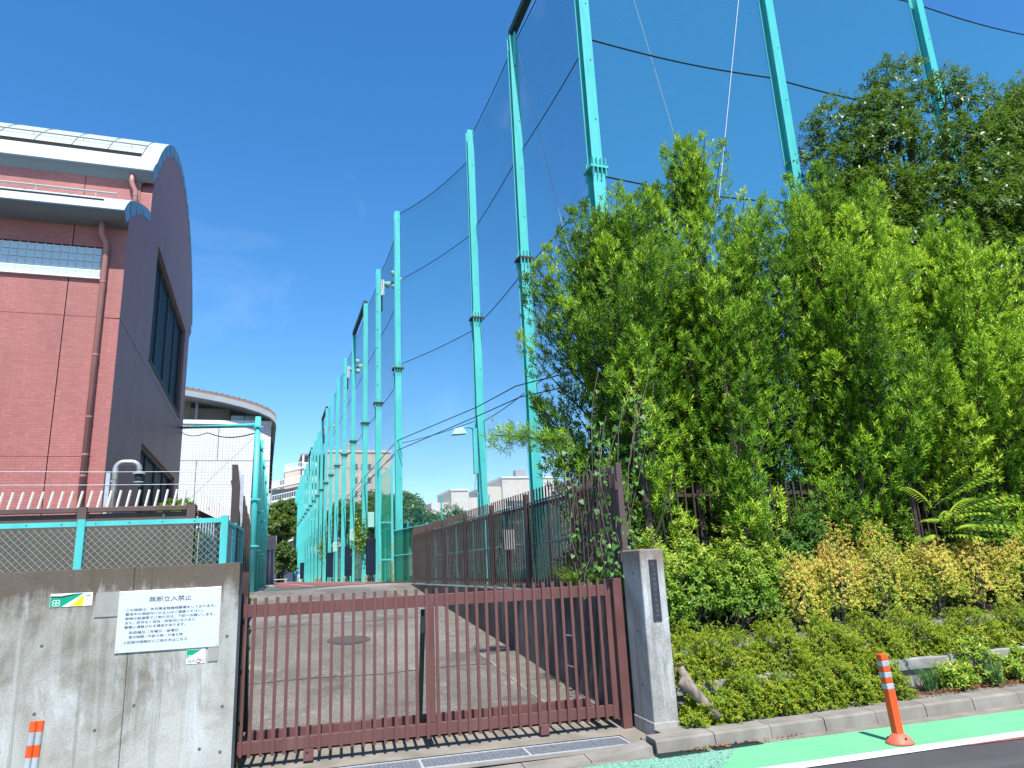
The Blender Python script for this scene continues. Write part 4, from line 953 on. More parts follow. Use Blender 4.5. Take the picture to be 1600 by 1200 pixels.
for lv in range(7):
    z = 23.9-lv*3.0
    if z < 4: break
    fx = 3.6 if lv == 0 else 1.2; fz = z-1.15+1.4*(fx-1.2)/6.4
    m = MB(); m.add([(fx, AY, fz), (7.6, AY, z+.25), (7.6, AY+3, z+.25), (fx, AY+3, fz), (fx, AY, fz+.3), (7.6, AY, z+.55), (7.6, AY+3, z+.55), (fx, AY+3, fz+.3)], [(0,3,2,1),(4,5,6,7),(0,1,5,4),(1,2,6,5),(2,3,7,6),(3,0,4,7)])
    st_ = m.build('stair_flight', MAT['white'], ap)
    MB().bar((fx, AY-.05, fz+1.4), (7.6, AY-.05, z+1.65), .12, .12).build('handrail', MAT['white'], st_)
    for k in range(14): x = fx+.1+k*(7.5-fx)/13; zz = z-.85+1.4*(x-1.2)/6.4; MB().bar((x, AY-.05, zz), (x, AY-.05, zz+1.1), .07, .07).build('baluster', MAT['white'], st_)
    box(7.6, 10.6, AY+.2, AY+3.5, z+.1, z+.45).build('landing', MAT['white'], ap)
    box(7.6, 10.6, AY+.1, AY+.22, z+.5, z+1.5).build('balustrade', MAT['white'], ap)
for x in (7.5, 9.0, 10.6): box(x-.2, x+.2, AY+.3, AY+.7, 5, 27).build('column', MAT['beige2'], ap)
for lv in range(6):
    z = 23.5-lv*3
    for x in (18.2, 20.0, 21.2):
        wn = box(x, x+1.0, AY-.06, AY-.01, z, z+1.5).build('window', MAT['glass_dark'], ap); box(x-.08, x+1.08, AY-.09, AY-.061, z-.15, z-.0).build('sill', MAT['white'], wn)
for x in (15, 22.5): box(x-.03, x+.03, AY-.04, AY-.005, 4, 27.5).build('joint_strip', MAT['greywall'], ap)
for z in (12, 18, 24): box(12.45, 26.4, AY-.035, AY-.004, z-.04, z+.04).build('joint_strip', MAT['greywall'], ap)
def block(label, x0, x1, y, zt, logs, steps=()):
    t = thing('apartment_block', label, 'building', ((x0+x1)/2, y+6, 0))
    box(x0, x1, y, y+14, 0, zt).build('wall', MAT['beige2'], t); box(x0-.2, x1+.2, y-.2, y+14.2, zt+.003, zt+.4).build('roof', MAT['white'], t)
    for (a, b, zz, w_) in logs:
        lo_ = box(a, b, y-.05, y-.01, zz, zz+2.3).build('loggia', MAT['greywall'], t)
        wn = box(a+.3, b-.3, y-.10, y-.055, zz+.9, zz+2.1).build('window', MAT['glass_dark'], t); box((a+b)/2-.06, (a+b)/2+.06, y-.14, y-.101, zz+.9, zz+2.1).build('mullion', MAT['white'], wn)
        box(a-.1, b+.1, y-.9, y-.101, zz-.1, zz+.85).build('balcony', MAT['white'], t)
    for (a, b, c) in steps: box(a, b, y+1, y+14, 0, c).build('wing', MAT['beige2'], t)
    return t
block('pale apartment block with stepped wing seen through the net left of the lamp pole', 40.5, 44.5, 160, 18.8, [(41.0, 44.0, 12, 0), (41, 44, 9, 0)], [(36, 40.5, 16.2), (44.5, 47, 17.3)])
block('broad pale apartment block with loggias seen just above the bar fence', 53, 66, 160, 21.6, [(54, 58, 14, 0), (60, 64, 14, 0), (54, 58, 10.8, 0)], [(48.6, 53, 19.8)])
block('low pale apartment block behind the round bushes in the court', 28.5, 33, 165, 16.0, [(29, 32.4, 12, 0)], [(33, 36, 14.6)])

# roof-top tanks and aerials on the far blocks
for x0, y0, z0, lab in ((18.5, 166, 28.1, 'grey water tank and aerial on the beige apartment block'), (60, 167, 22.0, 'grey water tank and aerial on the broad pale block')):
    t = thing('roof_tank', lab, 'water tank', (x0, y0, z0)); box(x0-1.4, x0+1.4, y0-1, y0+1, z0+.6, z0+2.4).build('tank', MAT['greybox'], t, bevel=.1)
    for dx in (-1.1, 1.1): box(x0+dx-.1, x0+dx+.1, y0-.9, y0+.9, z0-.02, z0+.6).build('support', MAT['greywall'], t)
    MB().tube([(x0+2.6, y0, z0), (x0+2.6, y0, z0+4.5)], .06, 6).build('mast', MAT['greywall'], t)
    for q in (3.4, 3.9, 4.4): MB().bar((x0+1.8, y0, z0+q), (x0+3.4, y0, z0+q), .06, .06).build('aerial_arm', MAT['greywall'], t)
# ================================================================== tall net poles, nets and cables
TR = MAT['turq_rust']
def hsec(m, x, y, z0, z1, w, d, t=.014, tw=.010):
    m.box(x-w/2, x+w/2, y-d/2, y-d/2+t, z0, z1); m.box(x-w/2, x+w/2, y+d/2-t, y+d/2, z0, z1); m.box(x-tw/2, x+tw/2, y-d/2+t, y+d/2-t, z0, z1)
def make_pole(label, x, y, zb, zf, zt, w=.28, w2=.235, pegs=False, dark=True, group='tall net poles'):
    t = thing('net_pole', label, 'pole', (x, y, zb), group=group)
    m = MB(); hsec(m, x, y, zb-.3, zf, w, w); m.build('lower_column', TR, t)
    m = MB(); hsec(m, x, y, zf+.06, zt, w2, w2); m.build('upper_column', MAT['turq'], t)
    fl = box(x-.21, x+.21, y-.21, y+.21, zf, zf+.055).build('splice_flange', MAT['rust' if dark else 'turq'], t)
    for dx in (-.15, -.05, .05, .15):
        for s in (-1, 1):
            box(x+dx-.009, x+dx+.009, y+s*(w/2+.035)-.035, y+s*(w/2+.035)+.035, zf-.20, zf).build('rib', MAT['turq'], t)
            box(x+dx-.009, x+dx+.009, y+s*(w2/2+.045)-.045, y+s*(w2/2+.045)+.045, zf+.055, zf+.24).build('rib', MAT['turq'], t)
    if y < 30:
        for z in np.arange(zb+2.2, zt-.3, 1.55):
            MB().tube([(x+.045, y-(w if z < zf else w2)/2-.008, z), (x+.045, y-(w if z < zf else w2)/2+.002, z)], .017, 6).build('bolt', MAT['rust'], t)
    if pegs:
        for z in np.arange(zb+1.6, zt-.4, .9): MB().tube([(x-.05, y-w2/2-.015, z), (x-.05, y-w2/2+.0, z)], .03, 6).build('step_bolt', MAT['dark_steel'], t)
    return t
ZP = 1.26
A_ = make_pole('corner net pole standing where the street net meets the driveway net', 6.62, 12.5, ZP, 9.95, 17.5, .29, .25, dark=False)
B_ = make_pole('tall net pole half hidden by the podocarpus, second from the corner', 6.62, 17.2, ZP, 9.9, 17.3, .28, .24)
C_ = make_pole('tall net pole carrying the street lamp above the bar fence', 6.66, 22.2, 1.25, 9.9, 17.3, .27, .24)
D_ = make_pole('tall net pole above the trees, first to the right of the corner pole', 12.1, 12.5, ZP, 9.95, 17.5, .28, .25, dark=False)
E_ = make_pole('tall net pole rising out of the dark evergreen tree', 17.7, 12.5, ZP, 9.95, 17.5, .28, .25, dark=False)
ORD = 'first second third fourth fifth sixth seventh eighth ninth tenth eleventh twelfth thirteenth fourteenth fifteenth sixteenth seventeenth eighteenth nineteenth twentieth'.split()
YS = [27, 32.1, 36.6, 41.8]+[41.8+4.75*k for k in range(1, 18)]
YS = [y for y in YS if y < 123][:20]
for i, y in enumerate(YS):
    x = 4.78-.003*(y-27); zt = 16.25 if i == 0 else 15.8-.018*(y-32)
    make_pole(ORD[i]+' net pole in the long row, counted away from the driveway crest', x, y, gz(y), 9.35 if i == 0 else 9.12-.007*(y-32), zt, .25, .215, pegs=(i in (1, 4)))
def px(y): return 4.78-.003*(y-27)
# lattice of braces at the corner bay
tag(MB().bar((6.62, 17.2, 17.42), (6.62, 12.5, 17.62), .2, .22).build('top_beam', MAT['dark_steel']), 'dark steel beam joining the tops of the two nearest net poles', 'beam')
for a, b, lab in ((2, 3, 'nearer'), (7, 8, 'middle'), (11, 12, 'farther')):
    za = 15.8-.018*(YS[a]-32); zb_ = 15.8-.018*(YS[b]-32)
    tag(MB().bar((px(YS[a]), YS[a], za+.1), (px(YS[b]), YS[b], zb_+.1), .2, .2).build('top_beam', MAT['dark_steel']), lab+' dark steel beam joining two pole tops in the long row', 'beam', 'top beams')
MB().bar((6.62, 17.05, 16.2), (6.62, 16.95, 17.3), .05, .1).build('brace', MAT['turq'], B_)
# nets: one sheet for each run, with border ropes as parts
def netrun(label, pts, zt, zb, ropes, mat=MAT['net'], belly=.10):
    t = thing('safety_net', label, 'net', (pts[0][0], pts[0][1], zb))
    P = []
    for i in range(len(pts)-1):
        (xa, ya), (xb, yb) = pts[i], pts[i+1]
        for k in range(8):
            u_ = k/8; P.append((xa+(xb-xa)*u_, ya+(yb-ya)*u_, math.sin(math.pi*u_)))
    P.append((*pts[-1], 0)); rows = []
    for j in range(13):
        h = j/12
        rows.append([(x+belly*sg*math.sin(math.pi*((h*4) % 1)), y, zb+((zt(y) if callable(zt) else zt)-zb)*h-(.18*sg if j == 12 else 0)) for x, y, sg in P])
    MB().grid(rows).build('net_sheet', mat, t, smooth=True, fix=False)
    for z, r, sag in ropes:
        q = []
        for x, y, sg in P: q.append((x-.03, y, (z(y) if callable(z) else z)-sag*sg))
        MB().tube(q, r*.72, 5).build('border_rope', MAT['net_rope'], t)
    return t
ztop = lambda y: 15.7-.018*(y-32)
netrun('long green safety net beside the driveway, behind the row of poles', [(px(y)+.16, y) for y in YS], ztop, 2.6, [(ztop, .022, .18), (lambda y: 12.4-.012*(y-32), .020, .06), (lambda y: 9.0-.007*(y-32), .020, .05), (lambda y: 6.2-.007*(y-32), .018, .05)], mat=MAT['net_dense'])
netrun('green safety net in the slanting bay between the two pole rows', [(6.72, 22.2), (4.94, 27)], 16.2, 2.4, [(16.2, .022, .2), (13.2, .020, .1), (9.6, .020, .06), (6.4, .018, .06)])
netrun('green safety net between the corner pole and the lamp pole', [(6.76, 12.5), (6.76, 17.2), (6.78, 22.2)], 17.2, 2.4, [(17.2, .022, .1), (13.4, .020, .06), (9.75, .020, .06), (6.3, .018, .06)])
netrun('wide green safety net facing the street above the trees', [(6.62, 12.66), (12.1, 12.66), (17.7, 12.66), (23.2, 12.66), (28.7, 12.66)], 17.4, 4.0, [(17.4, .028, .12), (13.6, .030, .12), (10.0, .028, .12), (6.4, .02, .1)], belly=.05)
netrun('far green safety net closing the court behind', [(px(122)+.2, 122.5), (20, 122.5), (36, 122.5), (52, 122.5)], 9, 1.0, [(9, .03, .2)])
# pale hoisting ropes
for a, b, lab in (((6.75, 17.0, 16.6), (7.35, 14.6, 6.2), 'by the second pole'), ((7.3, 13.4, 16.5), (7.0, 13.2, 8), 'beside the corner pole'), ((11.55, 12.4, 17.3), (9.6, 12.4, 9.2), 'slanting left of the right-hand pole'), ((7.9, 12.75, 16.8), (9.3, 12.8, 9.8), 'right of the corner pole')):
    tag(MB().tube([a, b], .010, 5).build('hoist_rope', MAT['rope']), 'thin pale hoisting rope on the net '+lab, 'rope', 'hoisting ropes')
for p, lab in (([(5.83, 10, 4.95), (6.2, 17.2, 6.25), (6.5, 22.0, 6.75), (4.72, 26.9, 6.48), (4.7, 50, 6.0), (4.6, 90, 5.2)], 'upper black cable strung along the net poles past the lamp'), ([(5.9, 10, 4.7), (6.3, 17.2, 5.95), (6.52, 22.0, 6.45), (4.72, 26.9, 6.1), (4.7, 50, 5.5), (4.6, 90, 4.6)], 'lower black cable strung along the net poles past the lamp')):
    tag(MB().tube(p, .016, 5).build('cable', MAT['cable']), lab, 'cable', 'cables on the net poles')
# street lamp on the third pole
lm = thing('street_lamp', 'turquoise street lamp with box on the net pole above the fence', 'lamp', (6.4, 22.0, 5.8))
box(6.36, 6.50, 22.0, 22.12, 4.55, 6.05).build('ballast_box', MAT['turq'], lm, bevel=.01)
MB().tube([(6.42, 22.03, 6.02), (6.2, 22.0, 6.08), (5.95, 21.95, 6.04)], .03, 8).build('arm', MAT['turq'], lm, smooth=True)
m = MB(); m.add([(5.62, 21.8, 5.80), (6.10, 21.82, 5.84), (6.10, 22.12, 5.84), (5.62, 22.12, 5.80), (5.72, 21.87, 6.0), (6.0, 21.88, 6.05), (6.0, 22.05, 6.05), (5.72, 22.05, 6.0)], [(0,3,2,1),(4,5,6,7),(0,1,5,4),(1,2,6,5),(2,3,7,6),(3,0,4,7)]); hd = m.build('head', MAT['palebox'], lm)
m = MB(); m.add([(5.67, 21.83, 5.795), (6.05, 21.85, 5.828), (6.05, 22.08, 5.828), (5.67, 22.08, 5.795)], [(0, 1, 2, 3)]); m.build('lens', MAT['lamp_glass'], hd)
MB().tube([(6.42, 22.0, 4.55), (6.36, 21.99, 4.2), (6.34, 21.99, 3.95), (6.48, 22.0, 3.88)], .018, 6).build('conduit', MAT['greybox'], lm)
# floodlights on four poles
def flood(i, lab):
    y = YS[i]; x = px(y); z = 15.3-.018*(y-32)
    t = thing('floodlight_cluster', lab, 'floodlight', (x+.3, y, z-.8), group='floodlight clusters on the net poles')
    box(x+.13, x+.26, y-.18, y-.06, z-.85, z-.05).build('control_box', MAT['white'], t)
    box(x+.11, x+.2, y-.06, y+.1, z-1.6, z-.3).build('mount', MAT['black'], t)
    MB().bar((x+.1, y-.02, z-.2), (x+1.0, y-.02, z-.05), .07, .07).build('arm', MAT['dark_steel'], t)
    for dx, dz, tl in ((.4, -.25, .3), (.75, .35, -.4), (.8, -.35, .5), (.95, .0, .1)):
        c = np.array((x+dx, y-.1, z+dz)); d = nrm((math.cos(tl), -.25, -.5+tl*.4))
        h = MB().tube([c-d*.16, c-d*.05, c+d*.14], [.06, .13, .19], 12).build('lamp_head', MAT['palebox'], t); MB().tube([c+d*.14, c+d*.15], [.185, .185], 12).build('lens', MAT['lamp_glass'], h)
for i, lab in ((1, 'nearest floodlight cluster with white box high on a net pole'), (4, 'second nearest floodlight cluster on the long pole row'), (8, 'third floodlight cluster along the long pole row'), (13, 'farthest floodlight cluster on the long pole row')): flood(i, lab)
# navy pads and distribution boxes on the pole feet
for y, w_, lab in ((30.2, .42, 'nearest navy pad tied to the pole row'), (38.6, .40, 'second navy pad tied to the pole row'), (49.5, .44, 'third navy pad tied to the pole row'), (88, .5, 'farthest navy pad tied to the pole row')):
    x = 4.18 if y < 60 else 4.3
    t = thing('pole_pad', lab, 'pad', (x, y, gz(y)), group='navy pads on the pole row')
    box(x-w_/2+.02, x+w_/2-.02, y-.12, y+.12, 1.52-.006*(y-30), 2.98).build('cushion', MAT['navy'], t, bevel=.03)
    for q in (1.75, 2.3, 2.8): box(x-w_/2+.012, x+w_/2-.012, y-.128, y-.121, q, q+.03).build('strap', MAT['black'], t)
    m = MB()
    for dx in (-.1, .0, .1): m.bar((x+dx, y, gz(y)), (x+dx*.5, y, 1.55), .03, .03)
    m.build('leg', MAT['black'], t)
for x, y, z, lab in ((4.16, 30.1, 3.4, 'pale green box above the nearest navy pad'), (4.35, 38.5, 3.2, 'pale green box above the second navy pad'), (4.45, 49.2, 3.0, 'pale green box above the third navy pad')):
    t = thing('distribution_box', lab, 'box', (x, y, z), group='pale boxes on the pole row')
    box(x-.13, x+.13, y-.1, y+.1, z, z+.62).build('case', MAT['palebox'], t, bevel=.01); box(x-.12, x+.12, y-.108, y-.101, z+.02, z+.6).build('door', MAT['palebox'], t)
    MB().tube([(x, y, z), (x, y, gz(y))], .025, 6).build('conduit', MAT['black'], t)
# mesh door beside the first pole of the long row
dr = thing('mesh_door', 'leaning green mesh door frame beside the first pole of the long row', 'door', (4.15, 26, gz(26)))
for x, zt in ((3.90, 5.0), (4.36, 5.4)): box(x-.04, x+.04, 25.97, 26.03, gz(26)-.1, zt).build('stile', TR, dr)
MB().bar((3.94, 26, 4.97), (4.32, 26, 5.33), .05, .06).build('top_rail', MAT['turq'], dr)
for z in (2.0, 3.3): box(3.945, 4.315, 25.98, 26.02, z, z+.05).build('rail', TR, dr)
MB().grid([[(3.95, 26.0, 1.3), (4.31, 26.0, 1.3)], [(3.95, 26.0, 4.95), (4.31, 26.0, 5.28)]]).build('mesh', MAT['chain'], dr)
# green wind-screen fences of the court
def wind(label, pts, h, z0, mat):
    t = thing('court_fence', label, 'fence', (*pts[0], z0))
    n = len(pts)
    MB().grid([[(x, y, z0) for x, y in pts], [(x, y, z0+h) for x, y in pts]]).build('screen', mat, t)
    for (xa, ya), (xb, yb) in zip(pts, pts[1:]):
        for z in (z0+h, z0+h*.5): MB().tube([(xa, ya, z), (xb, yb, z)], .02, 6).build('rail', MAT['turq'], t)
        MB().tube([(xa, ya, z0-.05), (xa, ya, z0+h+.05)], .035, 8).build('post', MAT['turq'], t)
    return t
wind('bright green screened court fence behind the end of the bar fence', [(4.45, 26.2), (4.9, 22.6), (4.95, 20.2)], 1.75, 1.27, MAT['screen'])
wind('green screened court fence behind the bar fence on the wall', [(4.95, 20.1), (5.0, 17.5), (5.0, 15), (5.0, 12.5), (5.0, 10.2)], 1.5, 1.27, MAT['screen'])
wind('green chain-link court fence in front of the green screen', [(4.6, 20.1), (4.55, 17.5), (4.55, 15), (4.55, 12.5), (4.55, 9.8)], 1.45, 1.27, MAT['chain'])
wind('long green screened fence between the feet of the pole row', [(5.15, 27.2)]+[(5.1-.003*(y-27), y) for y in YS[1:]], 2.6, .8, MAT['screen'])
wind('low turquoise fence across the far side of the court', [(8, 75), (16, 74), (24, 73), (34, 72), (46, 70)], 4.3, 1.0, MAT['net'])
for x, lab in ((14.3, 'left'), (18.6, 'middle'), (25, 'right')):
    tag(MB().tube([(x, 60, .8), (x, 60, 7.7)], .07, 8).build('court_pole', MAT['turq']), lab+' thin turquoise pole standing in the court', 'pole', 'thin court poles')
mb = thing('switch_box', 'grey switch box on a stand behind the bar fence', 'box', (4.35, 12.9, 1.27))
box(4.22, 4.44, 12.75, 12.95, 1.92, 2.28).build('case', MAT['greybox'], mb); box(4.30, 4.36, 12.83, 12.89, 1.26, 1.92).build('stand', MAT['black'], mb)

wind('dark green screened fence under the street-side net behind the trees', [(6.7, 12.75), (9.4, 12.75), (12.1, 12.75), (14.9, 12.75), (17.7, 12.75), (20.5, 12.75), (23.2, 12.75)], 2.6, 1.27, MAT['screen'])
# ================================================================== trees and planting
def podocarpus(label, s, v, z0, H, prof, npl, seed, frame='R', lean=(0, 0), young=.5, per=104, smin=None, rp=.34):
    """upright needle-leaved evergreen built of leafy plumes: prof = [(relative height, half width)]"""
    rng = np.random.default_rng(seed)
    t = thing('podocarpus_tree', label, 'tree', (s, v, z0), frame, 'podocarpus trees behind the street shrubs')
    hs = np.array([a for a, _ in prof]); ws = np.array([b for _, b in prof])
    u = rng.uniform(hs[0], hs[-1], 6000); keep = rng.uniform(0, ws.max(), 6000) < np.interp(u, hs, ws)+.12; u = u[keep][:npl]
    nt_ = max(3, npl//9); u[:nt_] = rng.uniform(.9, 1.0, nt_)
    n = len(u); W = np.interp(u, hs, ws); th = np.arange(n)*2.399+rng.uniform(-.5, .5, n); r = W*np.where(np.arange(n) < nt_, rng.uniform(.1, .7, n), rng.uniform(.55, 1.08, n))
    tip = np.stack([s+lean[0]*u+r*np.cos(th), v+lean[1]*u+1.0*r*np.sin(th), z0+u*H], 1)
    if smin: tip[:, 0] = np.maximum(tip[:, 0], smin+rng.uniform(0, .4, n))
    wob = lambda k: np.array((.12*math.sin(3*k+seed)*k, .10*math.cos(2.3*k+seed)*k))
    trunk = lambda k: np.array((s+lean[0]*k*.6+wob(k)[0], v+lean[1]*k*.6+wob(k)[1], z0-.1+k*H*.93))
    m = MB(); m.tube([trunk(k) for k in np.linspace(0, 1, 9)], list(np.linspace(.10, .018, 9)*(H/8+.3)), 8); m.build('trunk', MAT['bark'], t, smooth=True)
    m = MB(); PP, AA, TT = [], [], []
    for i in range(n):
        k0 = max(.04, u[i]-.13-.16*r[i]/max(ws.max(), .3)); b = trunk(k0); e = tip[i]; mid = (b+e)/2+np.array((0, 0, -.13*np.linalg.norm(e-b)))
        q = np.linspace(0, 1, 7)[:, None]; ax = b*(1-q)**2+2*mid*q*(1-q)+e*q*q
        m.tube(list(ax), list(np.linspace(.02, .005, 7)), 4, cap=False)
        R0 = rp*rng.uniform(.75, 1.25)*(.6+.4*min(1, W[i]/1.2)); ln = np.linalg.norm(e-b)
        k = int(per*(R0/.34)**1.5*(.45+.4*ln)); tt = rng.uniform(.18, 1.02, k)**.8
        c = b*((1-tt)**2)[:, None]+2*mid*(tt*(1-tt))[:, None]+e*(tt**2)[:, None]
        tan = unit((e-mid)*tt[:, None]+(mid-b)*(1-tt)[:, None]); rad = rdir(k, rng); rad = unit(rad-(np.sum(rad*tan, 1, keepdims=True))*tan*.8)
        rr = R0*np.clip(np.sin(np.clip((tt-.05)*1.08, 0, 1)*math.pi)**.6+.12, 0, 1)*rng.uniform(.15, 1, k)**.5*(1+.25*np.sin(9*tt+i)*np.sin(3*np.arctan2(rad[:, 1], rad[:, 0])+i))
        PP.append(c+rad*rr[:, None]); AA.append(unit(tan*.55+rad*.55+np.array((0, -.15, .75))+rng.normal(0, .22, (k, 3))))
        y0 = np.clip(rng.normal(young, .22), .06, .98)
        TT.append(np.clip(y0+.16*rad[:, 2]+.14*(tt-.6)+rng.normal(0, .09, k), .05, 1))  # sunlight painted into the tone: upward plume sides lighter; tips lighter too
    m.build('limb', MAT['bark'], t, fix=False)
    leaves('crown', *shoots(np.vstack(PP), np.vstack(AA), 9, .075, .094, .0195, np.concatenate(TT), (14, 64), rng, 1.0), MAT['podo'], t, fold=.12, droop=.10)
    return t
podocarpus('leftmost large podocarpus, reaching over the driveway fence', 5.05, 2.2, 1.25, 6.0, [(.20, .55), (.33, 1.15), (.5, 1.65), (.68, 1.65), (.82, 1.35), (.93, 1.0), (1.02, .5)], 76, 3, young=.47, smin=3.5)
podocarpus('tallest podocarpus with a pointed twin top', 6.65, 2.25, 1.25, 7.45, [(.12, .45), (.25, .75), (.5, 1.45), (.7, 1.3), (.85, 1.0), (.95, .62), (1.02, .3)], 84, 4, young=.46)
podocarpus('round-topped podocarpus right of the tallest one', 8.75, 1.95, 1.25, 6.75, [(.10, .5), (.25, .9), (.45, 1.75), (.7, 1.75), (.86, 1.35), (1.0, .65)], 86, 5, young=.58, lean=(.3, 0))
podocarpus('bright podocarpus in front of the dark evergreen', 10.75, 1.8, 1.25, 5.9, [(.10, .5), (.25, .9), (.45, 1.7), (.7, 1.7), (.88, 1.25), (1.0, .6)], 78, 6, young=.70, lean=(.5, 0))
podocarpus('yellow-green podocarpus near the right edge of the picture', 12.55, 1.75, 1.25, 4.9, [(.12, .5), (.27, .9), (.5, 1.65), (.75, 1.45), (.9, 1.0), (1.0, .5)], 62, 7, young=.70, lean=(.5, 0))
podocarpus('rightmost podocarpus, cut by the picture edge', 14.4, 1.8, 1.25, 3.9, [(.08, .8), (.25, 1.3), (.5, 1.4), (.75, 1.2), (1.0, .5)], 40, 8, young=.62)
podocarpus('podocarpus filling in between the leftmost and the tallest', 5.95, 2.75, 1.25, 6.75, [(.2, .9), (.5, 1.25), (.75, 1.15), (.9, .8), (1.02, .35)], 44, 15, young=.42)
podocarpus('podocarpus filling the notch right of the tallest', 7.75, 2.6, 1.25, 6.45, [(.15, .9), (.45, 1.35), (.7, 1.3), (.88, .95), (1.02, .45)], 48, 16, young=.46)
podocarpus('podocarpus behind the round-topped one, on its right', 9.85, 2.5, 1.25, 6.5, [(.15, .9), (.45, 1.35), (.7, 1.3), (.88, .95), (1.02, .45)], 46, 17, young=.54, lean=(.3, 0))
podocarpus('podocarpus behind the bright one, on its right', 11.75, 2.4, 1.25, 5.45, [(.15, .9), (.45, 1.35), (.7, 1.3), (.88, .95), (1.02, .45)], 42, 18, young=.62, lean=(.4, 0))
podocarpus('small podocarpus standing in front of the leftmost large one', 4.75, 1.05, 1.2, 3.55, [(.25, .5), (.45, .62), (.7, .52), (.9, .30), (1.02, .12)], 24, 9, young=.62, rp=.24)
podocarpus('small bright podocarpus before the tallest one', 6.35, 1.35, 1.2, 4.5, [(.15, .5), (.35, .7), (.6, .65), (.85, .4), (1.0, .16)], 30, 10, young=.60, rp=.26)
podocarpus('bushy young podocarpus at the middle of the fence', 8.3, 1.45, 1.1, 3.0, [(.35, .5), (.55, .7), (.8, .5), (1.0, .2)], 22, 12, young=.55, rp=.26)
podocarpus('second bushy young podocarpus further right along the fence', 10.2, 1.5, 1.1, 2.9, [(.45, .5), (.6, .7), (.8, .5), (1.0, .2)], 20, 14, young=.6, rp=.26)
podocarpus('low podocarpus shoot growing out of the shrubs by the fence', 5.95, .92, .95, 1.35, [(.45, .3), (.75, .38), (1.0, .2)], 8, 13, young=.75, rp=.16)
# long branch of the leftmost tree reaching left over the fence
br = thing('podocarpus_branch', 'long podocarpus branch reaching left towards the street lamp', 'branch', (4.6, 2.2, 3.4), 'R')
bp = [(4.7, 2.25, 3.1), (4.0, 2.22, 3.35), (3.5, 2.2, 3.42), (3.02, 2.2, 3.45)]
MB().tube(bp, [.03, .022, .014, .006], 6).build('limb', MAT['bark'], br, smooth=True)
rng = np.random.default_rng(21); k = 190; u = rng.uniform(.15, 1, k)
P = np.stack([np.interp(u, [0, .4, .7, 1], [q[i] for q in bp]) for i in range(3)], 1)+rng.normal(0, 1, (k, 3))*np.array((.06, .10, .085))
A = unit(np.stack([-.55+0*u, rng.normal(0, .6, k), rng.normal(.35, .6, k)], 1))
leaves('foliage', *shoots(P, A, 13, .10, .10, .0125, rng.normal(.6, .1, k), (22, 70), rng), MAT['podo'], br, fold=.12)

def broadleaf(label, s, v, z0, trunks, blobs, nleaf, ll, lw, mat, seed, frame='R', cat='tree', name='evergreen_tree', tone=.5, group=None, rosette=7, twig=True):
    rng = np.random.default_rng(seed); t = thing(name, label, cat, (s, v, z0), frame, group)
    B = np.array(blobs, float)                         # cx, cy, cz, r
    m = MB()
    for (x, y, r) in trunks:
        top = B[np.argmin(np.abs(B[:, 0]-x)+np.abs(B[:, 1]-y)*.5)]
        m.tube([(x, y, z0-.2), (x+.1, y, z0+(top[2]-z0)*.5), (top[0], top[1], top[2])], [r, r*.75, r*.3], 8)
    m.build('trunk', MAT['bark'], t, smooth=True, fix=False)
    m = MB()
    for b in B:
        q = B[rng.integers(len(B))]; x, y, r = trunks[rng.integers(len(trunks))]
        p0 = np.array((x, y, z0+(b[2]-z0)*.55)); m.tube([p0, (p0+b[:3])/2+(0, 0, .2), b[:3]], [r*.45, r*.28, r*.08], 5, cap=False)
    m.build('limb', MAT['bark'], t, fix=False)
    w_ = B[:, 3]**2; idx = rng.choice(len(B), nleaf//rosette, p=w_/w_.sum()); k = len(idx)
    d = rdir(k, rng); d[:, 2] = np.where(d[:, 2] < -.35, -d[:, 2], d[:, 2])
    lump = 1+.25*np.sin(9*d[:, 0]+idx)*np.sin(8*d[:, 2]+2*idx)+rng.normal(0, .07, k)
    P = B[idx, :3]+d*(B[idx, 3]*lump*rng.uniform(.35, 1, k)**.4)[:, None]
    A = unit(d+np.array((0, 0, .45))+rng.normal(0, .3, (k, 3)))
    T = tone+rng.normal(0, .16, k)+.10*np.sin(idx*1.7)
    leaves('crown', *shoots(P, A, rosette, ll*.7, ll, lw, T, (45, 88), rng), mat, t, droop=.18, fold=.15)
    return t
rng = np.random.default_rng(5); blobs = []
for k in range(46):
    a = rng.uniform(0, 6.28); r = math.sqrt(rng.uniform(0, 1)); z = rng.uniform(5.5, 12.3); wv = np.interp(z, [5.5, 8, 10.5, 12.6], [3.2, 4.0, 3.5, 1.6])
    blobs.append((15.2+r*wv*math.cos(a), 5.0+.55*r*wv*math.sin(a), z, rng.uniform(.6, 1.0)))
blobs += [(14.3, 4.8, 12.6, .75), (12.3, 4.7, 9.9, .8), (13.3, 4.6, 11.5, .7), (15.7, 4.8, 12.7, .6), (11.9, 4.6, 9.2, .7), (12.6, 4.4, 8.4, .9), (13.6, 4.2, 8.0, .9), (14.8, 4.2, 8.6, .9), (16.2, 4.2, 9.2, .9), (13.0, 4.3, 10.4, .9), (15.2, 4.1, 10.6, .9)]
broadleaf('large dark glossy evergreen tree with bare trunks behind the podocarpus', 15.2, 5.0, 1.25, [(14.2, 5, .16), (15.0, 5.2, .2), (15.6, 4.9, .14), (16.4, 5.1, .17), (13.4, 5.1, .12)], blobs, 80000, .12, .046, MAT['dark_leaf'], 31, tone=.40)
blobs = []
for k in range(34):
    a = rng.uniform(0, 6.28); r = math.sqrt(rng.uniform(0, 1)); z = rng.uniform(5, 12.6); wv = np.interp(z, [5, 8, 11, 13], [2.2, 2.8, 2.4, 1.0])
    blobs.append((18.8+r*wv*math.cos(a), 4.6+.6*r*wv*math.sin(a), z, rng.uniform(.6, .95)))
blobs += [(18.3, 4.6, 12.9, .6)]
